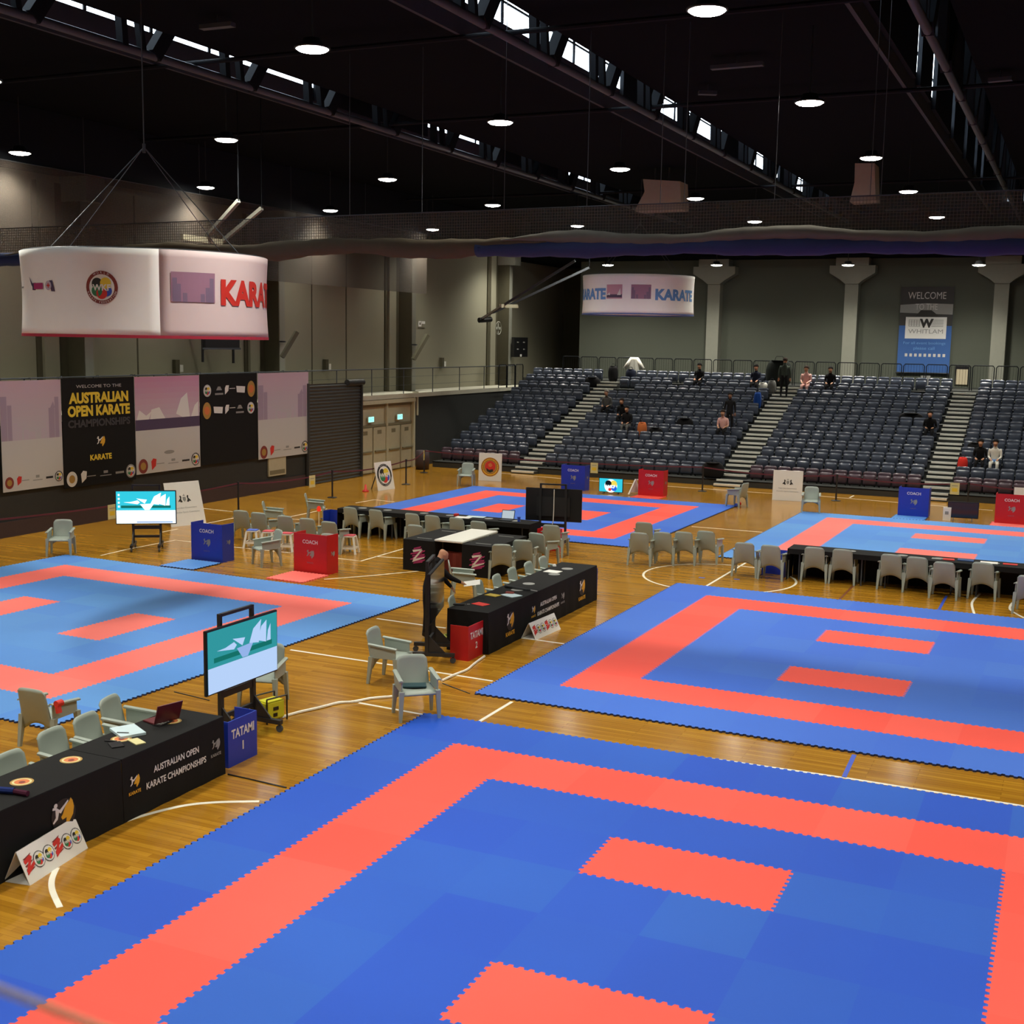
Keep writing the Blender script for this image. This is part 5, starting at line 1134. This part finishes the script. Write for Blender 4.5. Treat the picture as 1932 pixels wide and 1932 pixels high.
put('folded_umbrella', 'dark folded umbrella on the second judging row', 'umbrella', 981, 1113, TZ, -.2, lambda b: (b.cyl((-.35, 0, .03), (.25, 0, .03), .03, M_BLACK, r2=.018, n=8), b.cyl((.25, 0, .03), (.4, 0, .03), .012, M_GREYP, n=6)))
laptop('small laptop with a lit display on the far middle judging row', 955, 969, TZ, .08, M_BLACK, emis('laptop_display', (.6, .7, .75), .8), (PY(955, 975, 15.85).x, 15.85))
put('white_papers', 'white papers on the far middle judging row', 'papers', 0, 0, TZ, .1, sheet_of(.42, .28, M_WHITE, .01), None, (PY(874, 970, 15.7).x, 15.7)); put('papers', 'pale blue papers beside the white ones on the far middle judging row', 'papers', 0, 0, TZ, .1, sheet_of(.5, .25, mat('pale_blue_paper', (.55, .68, .72), .6), .01), None, (PY(898, 968, 15.98).x, 15.98))
put('red_case', 'small red case beside the white papers on the far middle judging row', 'case', 0, 0, TZ, 0, sheet_of(.1, .12, M_PRED, .06), None, (PY(861, 968, 15.9).x, 15.9)); put('cup', 'blue cup on the far middle judging row by the dark screen', 'cup', 0, 0, TZ, 0, lambda b: b.lathe([(0, 0), (.035, 0), (.045, .13)], M_PBLUE, 12), None, (PY(979, 977, 15.8).x, 15.8))
put('red_folder', 'red folder on the right hand judging row', 'folder', 1790, 1056, TZ, .1, sheet_of(.24, .2, M_PRED, .015)); put('papers', 'grey card left of the red folder on the right hand judging row', 'card', 1767, 1054.5, TZ, 0, sheet_of(.2, .16, M_GREYP, .012))
put('blue_folder', 'blue folder on the right hand judging row', 'folder', 1822, 1057.5, TZ, 0, sheet_of(.34, .24, mat('blue_folder_card', (.03, .08, .22), .5), .02)); put('white_papers', 'white papers on the right hand judging row', 'papers', 1866, 1062, TZ, .05, sheet_of(.36, .24, M_WHITE, .01)); put('red_card', 'red card right of the white papers on the right hand judging row', 'card', 1906, 1065, TZ, 0, sheet_of(.3, .16, M_PRED, .01))
put('clipboard', 'dark folder lying on the seat of the chair facing the nearest mat', 'folder', 782, 1294, .44, .55, sheet_of(.34, .2, mat('dark_teal_folder', (.012, .05, .06), .5), .02))
o = MB().cyl((0, -.05, 0), (0, .05, 0), .045, M_PRED, n=12).cyl((0, -.02, -.03), (.02, -.02, -.12), .04, M_PRED, n=10).build('red_pad'); o.location = G(111, 1327, .66); tag(o, 'red pad on the arm of the chair at the left mat corner', 'pad')
p = G(586, 985, .5); t = thing('red_lamp', 'small red signal lamp on a white stand behind the left coach box', 'signal lamp', (p.x+.1, p.y+.25, 0)); MB().cyl((0, 0, 0), (0, 0, .78), .012, M_WPLAS, n=6).build('stand', t); MB().lathe([(0, .76), (.05, .78), (.06, .84), (.04, .9), (0, .92)], emis('red_lamp_glow', (1, .05, .02), .8), 12).build('lamp', t)
for i, (px, py, m, l) in enumerate(((1389, 957, 'blue', 'blue ball of tape at the right corner of the far middle mat'), (1395, 954, 'red', 'red ball of tape at the right corner of the far middle mat'))):
    o = MB().lathe([(0, 0), (.05, .02), (.07, .07), (.05, .12), (0, .14)], M_PBLUE if m == 'blue' else M_PRED, 12).build('tape_ball', None, True); p = G(px, py); o.location = (p.x, p.y, 0); tag(o, l, 'ball')
p = G(708, 927); o = MB().lathe([(0, 0), (.12, .0), (.12, .03), (.05, .08), (.03, .25), (0, .26)], M_PRED, 12).build('floor_marker', None, True); o.location = (p.x-.25, p.y-.25, 0); tag(o, 'small red cone left of the round emblem board', 'cone')

# safety wire of the front stand, close to the viewpoint and out of focus
a, b = V(CAM)+_ray(-160, 1806)*1.15, V(CAM)+_ray(330, 1992)*1.15; d = (b-a); a2, b2 = a-d*.6, b+d*.8
t = thing('safety_wire', 'blurred pale safety wire crossing the bottom left corner close up', 'wire', a2); MB().cyl((0, 0, 0), b2-a2, .005, mat('tan_wire', (.62, .50, .30), .5, alpha=.4), n=8).build('wire_rope', t)
for q in (a2, b2): MB().cyl((q.x-a2.x, q.y-a2.y, q.z-a2.z+.05), (q.x-a2.x, q.y-a2.y, -a2.z), .02, M_PIPE, n=8).build('end_post', t)
# ================================================================== PEOPLE
def body(parent, joints, bones, rad, colour_of, name='body', fingers=True):
    """one continuous skinned surface grown along the skeleton; clothing colours by body region"""
    names = list(joints); idx = {n: i for i, n in enumerate(names)}
    V_ = [V(joints[n]) for n in names]; E_ = [(idx[a], idx[b]) for a, b in bones]; Rr = [rad[n] for n in names]
    me = bpy.data.meshes.new('skeleton'); me.from_pydata(V_, E_, []); me.update()
    o = bpy.data.objects.new('skeleton', me); COL.objects.link(o)
    sm = o.modifiers.new('s', 'SKIN'); sm.use_smooth_shade = True; sm.branch_smoothing = .4
    for i, sv in enumerate(me.skin_vertices[0].data):
        r = Rr[i]; sv.radius = r if isinstance(r, tuple) else (r, r); sv.use_root = (names[i] == 'pelvis')
    ss = o.modifiers.new('u', 'SUBSURF'); ss.levels = 1; ss.render_levels = 1
    dg = bpy.context.evaluated_depsgraph_get(); m2 = bpy.data.meshes.new_from_object(o.evaluated_get(dg)); bpy.data.objects.remove(o)
    mats = []; seg = [(V_[a], V_[b], names[a], names[b]) for a, b in E_]
    for p in m2.polygons:
        c = p.center; best = None
        for a, b, na, nb in seg:
            ab = b-a; t = max(0, min(1, (c-a).dot(ab)/max(ab.length_squared, 1e-9))); d = (c-(a+ab*t)).length
            if best is None or d < best[0]: best = (d, na, nb, t)
        m = colour_of(best[1], best[2], best[3])
        if m not in mats: mats.append(m); m2.materials.append(m)
        p.material_index = mats.index(m); p.use_smooth = True
    r = bpy.data.objects.new(name, m2); COL.objects.link(r); r.parent = parent; return r
RAD = dict(pelvis=(.155, .11), belly=(.145, .105), chest=(.165, .115), neckbase=.08, neck=.066, jaw=(.080, .090), mid=(.100, .118), head=(.104, .124), crown=(.088, .104), top=(.045, .052), nose=.018)
for s in 'LR': RAD.update({s+'sh': .066, s+'el': .046, s+'wr': .031, s+'hand': (.040, .022), s+'hip': .098, s+'kn': .064, s+'an': .042, s+'heel': .045, s+'toe': .036})
BONES = [('pelvis', 'belly'), ('belly', 'chest'), ('chest', 'neckbase'), ('neckbase', 'neck'), ('neck', 'jaw'), ('jaw', 'mid'), ('mid', 'head'), ('head', 'crown'), ('crown', 'top'), ('mid', 'nose')]
for s in 'LR': BONES += [('chest', s+'sh'), (s+'sh', s+'el'), (s+'el', s+'wr'), (s+'wr', s+'hand'), ('pelvis', s+'hip'), (s+'hip', s+'kn'), (s+'kn', s+'an'), (s+'an', s+'heel'), (s+'heel', s+'toe')]
def skeleton(pose, lean=.0, hands=None, look=0.):
    j = {}
    if pose == 'sit': hz, ky, kz = .50, .44, .50
    else: hz, ky, kz = .93, .03, .49
    j['pelvis'] = V((0, 0, hz)); up = V((0, math.sin(lean), math.cos(lean)))
    j['belly'] = j['pelvis']+up*.18; j['chest'] = j['pelvis']+up*.40; j['neckbase'] = j['pelvis']+up*.52; j['neck'] = j['pelvis']+up*.58+V((0, .01, 0))
    f = V((0, math.cos(look), -math.sin(look))); u2 = V((0, math.sin(look), math.cos(look)))
    j['jaw'] = j['neck']+u2*.055+f*.018; j['mid'] = j['jaw']+u2*.05; j['head'] = j['jaw']+u2*.095-f*.008; j['crown'] = j['head']+u2*.042; j['top'] = j['crown']+u2*.026; j['nose'] = j['mid']-u2*.008+f*.112
    for k, s in ((-1, 'L'), (1, 'R')):
        j[s+'sh'] = j['chest']+V((k*.185, 0, .06))
        hnd = (hands or {}).get(s)
        if hnd is None: hnd = (k*.12, .38, hz+.10) if pose == 'sit' else (k*.26, .06, .80)
        h = V(hnd); mid = (j[s+'sh']+h)/2; d = (h-j[s+'sh']).length; b = math.sqrt(max(.0, .30**2-(d/2)**2)) if d < .6 else 0
        j[s+'el'] = mid+V((k*.35, -.75, -.55)).normalized()*b; dd = (h-j[s+'el']).normalized(); j[s+'wr'] = h-dd*.06; j[s+'hand'] = h
        j[s+'hip'] = j['pelvis']+V((k*.09, .02 if pose != 'sit' else .06, -.04)); j[s+'kn'] = V((k*.12, ky, kz-.02)); j[s+'an'] = V((k*.12, ky-.02 if pose == 'sit' else -.02, .09))
        j[s+'heel'] = j[s+'an']+V((0, -.03, -.045)); j[s+'toe'] = j[s+'an']+V((k*.02, .16, -.055))
    return j
def fingers(j, bones, rad, s, curl=.5):
    k = -1 if s == 'L' else 1; h = j[s+'hand']; d = (h-j[s+'wr']).normalized(); side = d.cross(V((0, 0, 1)))
    side = side.normalized() if side.length > .1 else V((1, 0, 0)); dn = side.cross(d).normalized()
    if dn.z > 0: dn = -dn
    for i, (o, L) in enumerate(((-.027, .062), (-.009, .072), (.009, .068), (.026, .052))):
        a = h+d*.015+side*o; b = a+d*L*.55+dn*L*.2*curl; c = b+d*L*.35+dn*L*.5*curl
        n1, n2, n3 = s+'f%da' % i, s+'f%db' % i, s+'f%dc' % i
        j[n1], j[n2], j[n3] = a, b, c; rad[n1], rad[n2], rad[n3] = .0095, .0085, .007; bones += [(s+'hand', n1), (n1, n2), (n2, n3)]
    a = j[s+'wr']+d*.02-side*k*.032; b = a+d*.035-side*k*.018+dn*.01; c = b+d*.03+dn*.012
    j[s+'ta'], j[s+'tb'], j[s+'tc'] = a, b, c; rad[s+'ta'], rad[s+'tb'], rad[s+'tc'] = .012, .010, .008; bones += [(s+'wr', s+'ta'), (s+'ta', s+'tb'), (s+'tb', s+'tc')]
def person(label, loc, rz, pose, top, legs, hair, skin=M_SKIN, lean=0., hands=None, look=.1, scale=1., bald=False, short=False, fine=False, shoes=None, bulk=1.):
    t = thing('person', label, 'person', loc, rz); t.scale = (scale,)*3
    j = skeleton(pose, lean, hands, look); bones, rad = list(BONES), {k: (tuple(x*bulk for x in v) if isinstance(v, tuple) else v*bulk) if k not in ('jaw', 'mid', 'head', 'crown', 'top', 'nose', 'Lhand', 'Rhand') else v for k, v in RAD.items()}; shoes = shoes or M_BLACK
    for s in 'LR': fingers(j, bones, rad, s)
    def col(a, b, u):
        k = (a[1:] if a[0] in 'LR' else a); q = (b[1:] if b[0] in 'LR' else b)
        if b == 'neck' or (a == 'neck' and u < .35): return top
        if q in ('neck', 'jaw', 'mid', 'head', 'crown', 'top', 'nose'): return skin
        if k in ('wr', 'hand') or q == 'hand' or k[0] == 'f' or q[0] == 'f' or (k[0] == 't' and len(k) == 2) or (q[0] == 't' and len(q) == 2): return skin
        if q == 'wr': return skin if short or u > .93 else top
        if q in ('heel', 'toe'): return shoes
        if q in ('hip', 'kn', 'an'): return legs
        if a == 'pelvis' and b == 'belly' and u < .25: return legs
        return top
    body(t, j, bones, rad, col)
    hd = j['head']; f = (j['nose']-j['mid']).normalized()
    # facial details and hair sit on the skull
    fy = V((0, math.cos(look), -math.sin(look))); fu = V((0, math.sin(look), math.cos(look)))
    mb = MB()
    for s in (-1, 1): mb.lathe([(0, -.008), (.008, 0), (0, .008)], M_PBLACK, 8, tuple(hd+fy*.098+V((s*.03, 0, 0))-fu*.01))
    mb.build('eyes', t); c = j['jaw']+fy*.088-fu*.012; MB().box(tuple(c), (.045, .008, .008), M_PMAROON).build('mouth', t)
    mb = MB()
    for s in (-1, 1): mb.sheet(lambda u, v: hd+V((s*(.088+.014*u), 0, 0))+fy*(-.02+.035*u-.01)+fu*(-.03+.06*v), 2, 3, .01, skin, (-s, 0, 0))
    mb.build('ears', t)
    if not bald:
        mb = MB(); n = 12; vs = []
        def cap(u, v):
            a = 2*PI*u; e = (.03+.97*v)*PI*(.54-.17*max(0, math.sin(a))+.06*max(0, -math.sin(a))); r = V((.098*math.sin(e)*math.cos(a), .116*math.sin(e)*math.sin(a)-.014, .112*math.cos(e)))
            return hd+V((r.x, 0, 0))+fy*r.y+fu*(r.z+.006)
        mb.sheet(cap, 16, 8, .014, hair, None); mb.build('hair', t, True)
    return t
BLK = cloth((22, 21, 22)); GREYF = cloth((95, 95, 92)); GI = cloth((225, 222, 210)); PINKF = cloth((225, 175, 165)); GREENF = cloth((62, 70, 60)); NAVY = cloth((28, 32, 48))
HB_, HD_, HG_ = cloth((40, 28, 20)), cloth((18, 16, 15)), cloth((130, 125, 118)); DSK = mat('darker_skin', (.22, .105, .06), .5)
# the bald man behind the second judging row, reading a sheet of paper
hd = G(835, 1049, 1.50)
t = person('bald man in black clothes standing behind the edge-on screen, holding a white paper', (hd.x-.12, hd.y-.30, 0), R(-38), 'stand', BLK, BLK, HD_, lean=.34, look=.6, bald=True, hands={'R': (.24, .62, 1.04), 'L': (-.02, .52, .88)}, scale=.98, bulk=1.22)
Mx = Matrix.Translation((hd.x-.12, hd.y-.30, 0)) @ Matrix.Rotation(R(-38), 4, 'Z'); q = Mx @ V((.27, .74, 1.03))
o = MB().b2((-.105, -.15, -.001), (.105, .15, .001), M_WHITE).build('paper_sheet'); o.location = q; o.rotation_euler = (.15, .25, R(-62)); tag(o, 'white sheet of paper held by the bald man', 'paper')
# spectators on the stand: row i tread height and seat position
def seat_at(px, py, i): return PY(px, py, Y0+DY*i+.55).x, Y0+DY*i+.42, Z0+DZ*i-.12
SP = [(1146, 760, 6, GREYF, BLK, HG_, 'grey-haired spectator in a dark top by the left stairs', {'lean': .3}),
      (1168, 780, 5, BLK, BLK, HB_, 'spectator in black leaning forward beside the left stairs', {'lean': .35}),
      (1194, 797, 4, BLK, GREYF, HD_, 'dark-haired spectator in black shorts in the second block', {'lean': .2}),
      (1315, 700, 10, BLK, BLK, HD_, 'spectator in black at the top of the second block', {}),
      (1424, 708, 10, NAVY, BLK, HD_, 'spectator in navy near the top of the middle stairs', {}),
      (1356, 805, 4, PINKF, BLK, HB_, 'spectator in a pink top and black trousers near the middle stairs', {'lean': .25, 'short': True}),
      (1532, 707, 10, PINKF, PINKF, HB_, 'spectator in pale pink clothes on the top row right of the middle stairs', {'lean': .15}),
      (1563, 708, 10, BLK, BLK, HD_, 'spectator in black with a white towel on the top row', {'lean': .2}),
      (1757, 797, 5, BLK, BLK, HD_, 'spectator in black bending forward left of the rightmost stairs', {'lean': .5}),
      (1845, 868, 2, BLK, BLK, HD_, 'spectator in black beside the red bag right of the rightmost stairs', {'lean': .25}),
      (1890, 880, 2, GI, GI, HD_, 'spectator in a white karate suit with a blue belt at the right edge', {'lean': .15, 'shoes': M_WHITE})]
for px, py, i, tp, lg, hr, lab, kw in SP:
    x = SPOT.get((px, py, i), seat_at(px, py, i)[0]); t = person(lab, (x, Y0+DY*i+.45, Z0+DZ*i-.04), PI, 'sit', tp, lg, hr, **kw)
    if tp is GI:
        mb = MB(); mb.tube([V((.165*math.cos(a*PI/10), .01+.125*math.sin(a*PI/10), .57)) for a in range(21)], .022, M_PSKY, 6).bar((.02, .13, .57), (.06, .2, .40), .04, M_PSKY, .012).bar((-.02, .13, .57), (-.06, .2, .42), .04, M_PSKY, .012); mb.build('belt', t)
p = PY(1478, 744, Y0+DY*10-.3); person('person in dark green climbing to the top of the middle stairs', (p.x, Y0+DY*10-.25, Z0+DZ*9+.17), R(10), 'stand', GREENF, BLK, HB_, lean=.1)
p = PY(1376, 790, Y0+DY*5+.1); person('tall person in black standing among the seats near the middle stairs', (p.x, Y0+DY*5+.15, Z0+DZ*5), PI, 'stand', BLK, BLK, HD_, skin=DSK, scale=.95)
# jacket hung on the guard rail, bags on the seats
p = PY(1196, 686, 44.1); t = thing('karate_jacket', 'white karate jacket hung on the guard rail at the top', 'jacket', (p.x, 44.12, 3.6)); 
MB().sheet(lambda u, v: ((u-.5)*(.60-.2*v), -.03*math.sin(u*9), .28+.85*v), 10, 6, .06, GI, (0, 1, 0)).build('jacket_body', t, True)
for s in (-1, 1): MB().cyl((s*.17, .03, 1.06), (s*.46, .0, .58), .075, GI, r2=.10, n=10).build('sleeve', t, True)
MB().cyl((-.5, .04, 1.13), (.3, .04, 1.13), .012, M_PIPE, n=6).build('hanger', t)
def bag(label, px, py, i, w, d, h, m, strap=True, dy=.42, name='bag'):
    p = PY(px, py, Y0+DY*i+dy); t = thing(name, label, 'bag', (p.x, Y0+DY*i+dy, Z0+DZ*i+.0))
    def f(u, v):
        a = 2*PI*u; k = 1-.35*abs(2*v-1)**3; return (w/2*math.cos(a)*k, d/2*math.sin(a)*k, h*v)
    mb = MB(); mb.sheet(f, 16, 8, .01, m); mb.cyl((0, 0, h-.02), (0, 0, h), w*.3, m, n=12).cyl((0, 0, 0), (0, 0, .02), w*.3, m, n=12); mb.build('bag_body', t, True)
    if strap: MB().tube([(-w*.2, 0, h*.95), (-w*.12, 0, h*1.15), (w*.12, 0, h*1.15), (w*.2, 0, h*.95)], .012, M_BLACK, 5).build('strap', t)
    return t
bag('orange and tan bag on a seat of the second block', 1212, 791, 4, .42, .3, .62, cloth((200, 110, 60)), dy=.25); bag('dark bag right of the orange bag', 1238, 791, 4, .62, .3, .42, BLK, dy=.25)
bag('black bag on the seats above the dark bag of the second block', 1293, 779, 5, .75, .3, .52, BLK, dy=.25); bag('blue bag near the top of the second block', 1430, 738, 8, .34, .3, .72, cloth((20, 60, 130)), dy=.25)
bag('large dark bundle at the top of the middle stairs', 1470, 692, 11, 1.2, .5, 1.2, cloth((30, 34, 30)), dy=.4); bag('small white bag on the top row left of the middle stairs', 1440, 716, 10, .45, .3, .5, GI, dy=.3)
bag('grey bag beside the climbing person', 1457, 713, 10, .4, .3, .6, GREYF, dy=.3); bag('black bag on the seats left of the rightmost stairs', 1720, 772, 7, .95, .3, .42, BLK, dy=.2)
bag('black bag on the seats right of the rightmost stairs', 1840, 830, 4, .55, .3, .42, BLK, dy=.25); bag('red bag on the seat beside the rightmost stairs', 1816, 878, 2, .36, .3, .58, cloth((215, 50, 40)), dy=.25)
bag('dark bag at the top of the left stairs', 1157, 699, 11, .5, .4, .75, BLK, dy=.3); bag('dark bundle on the top row below the white jacket', 1190, 706, 11, .5, .35, .62, NAVY, dy=.3); bag('flat black bag across the top of the left stairs', 1118, 714, 10, .8, .35, .5, BLK, dy=.6)
bag('black bag by the barrier post before the second stairs', 1345, 893, 0, .9, .3, .62, BLK, dy=.2)
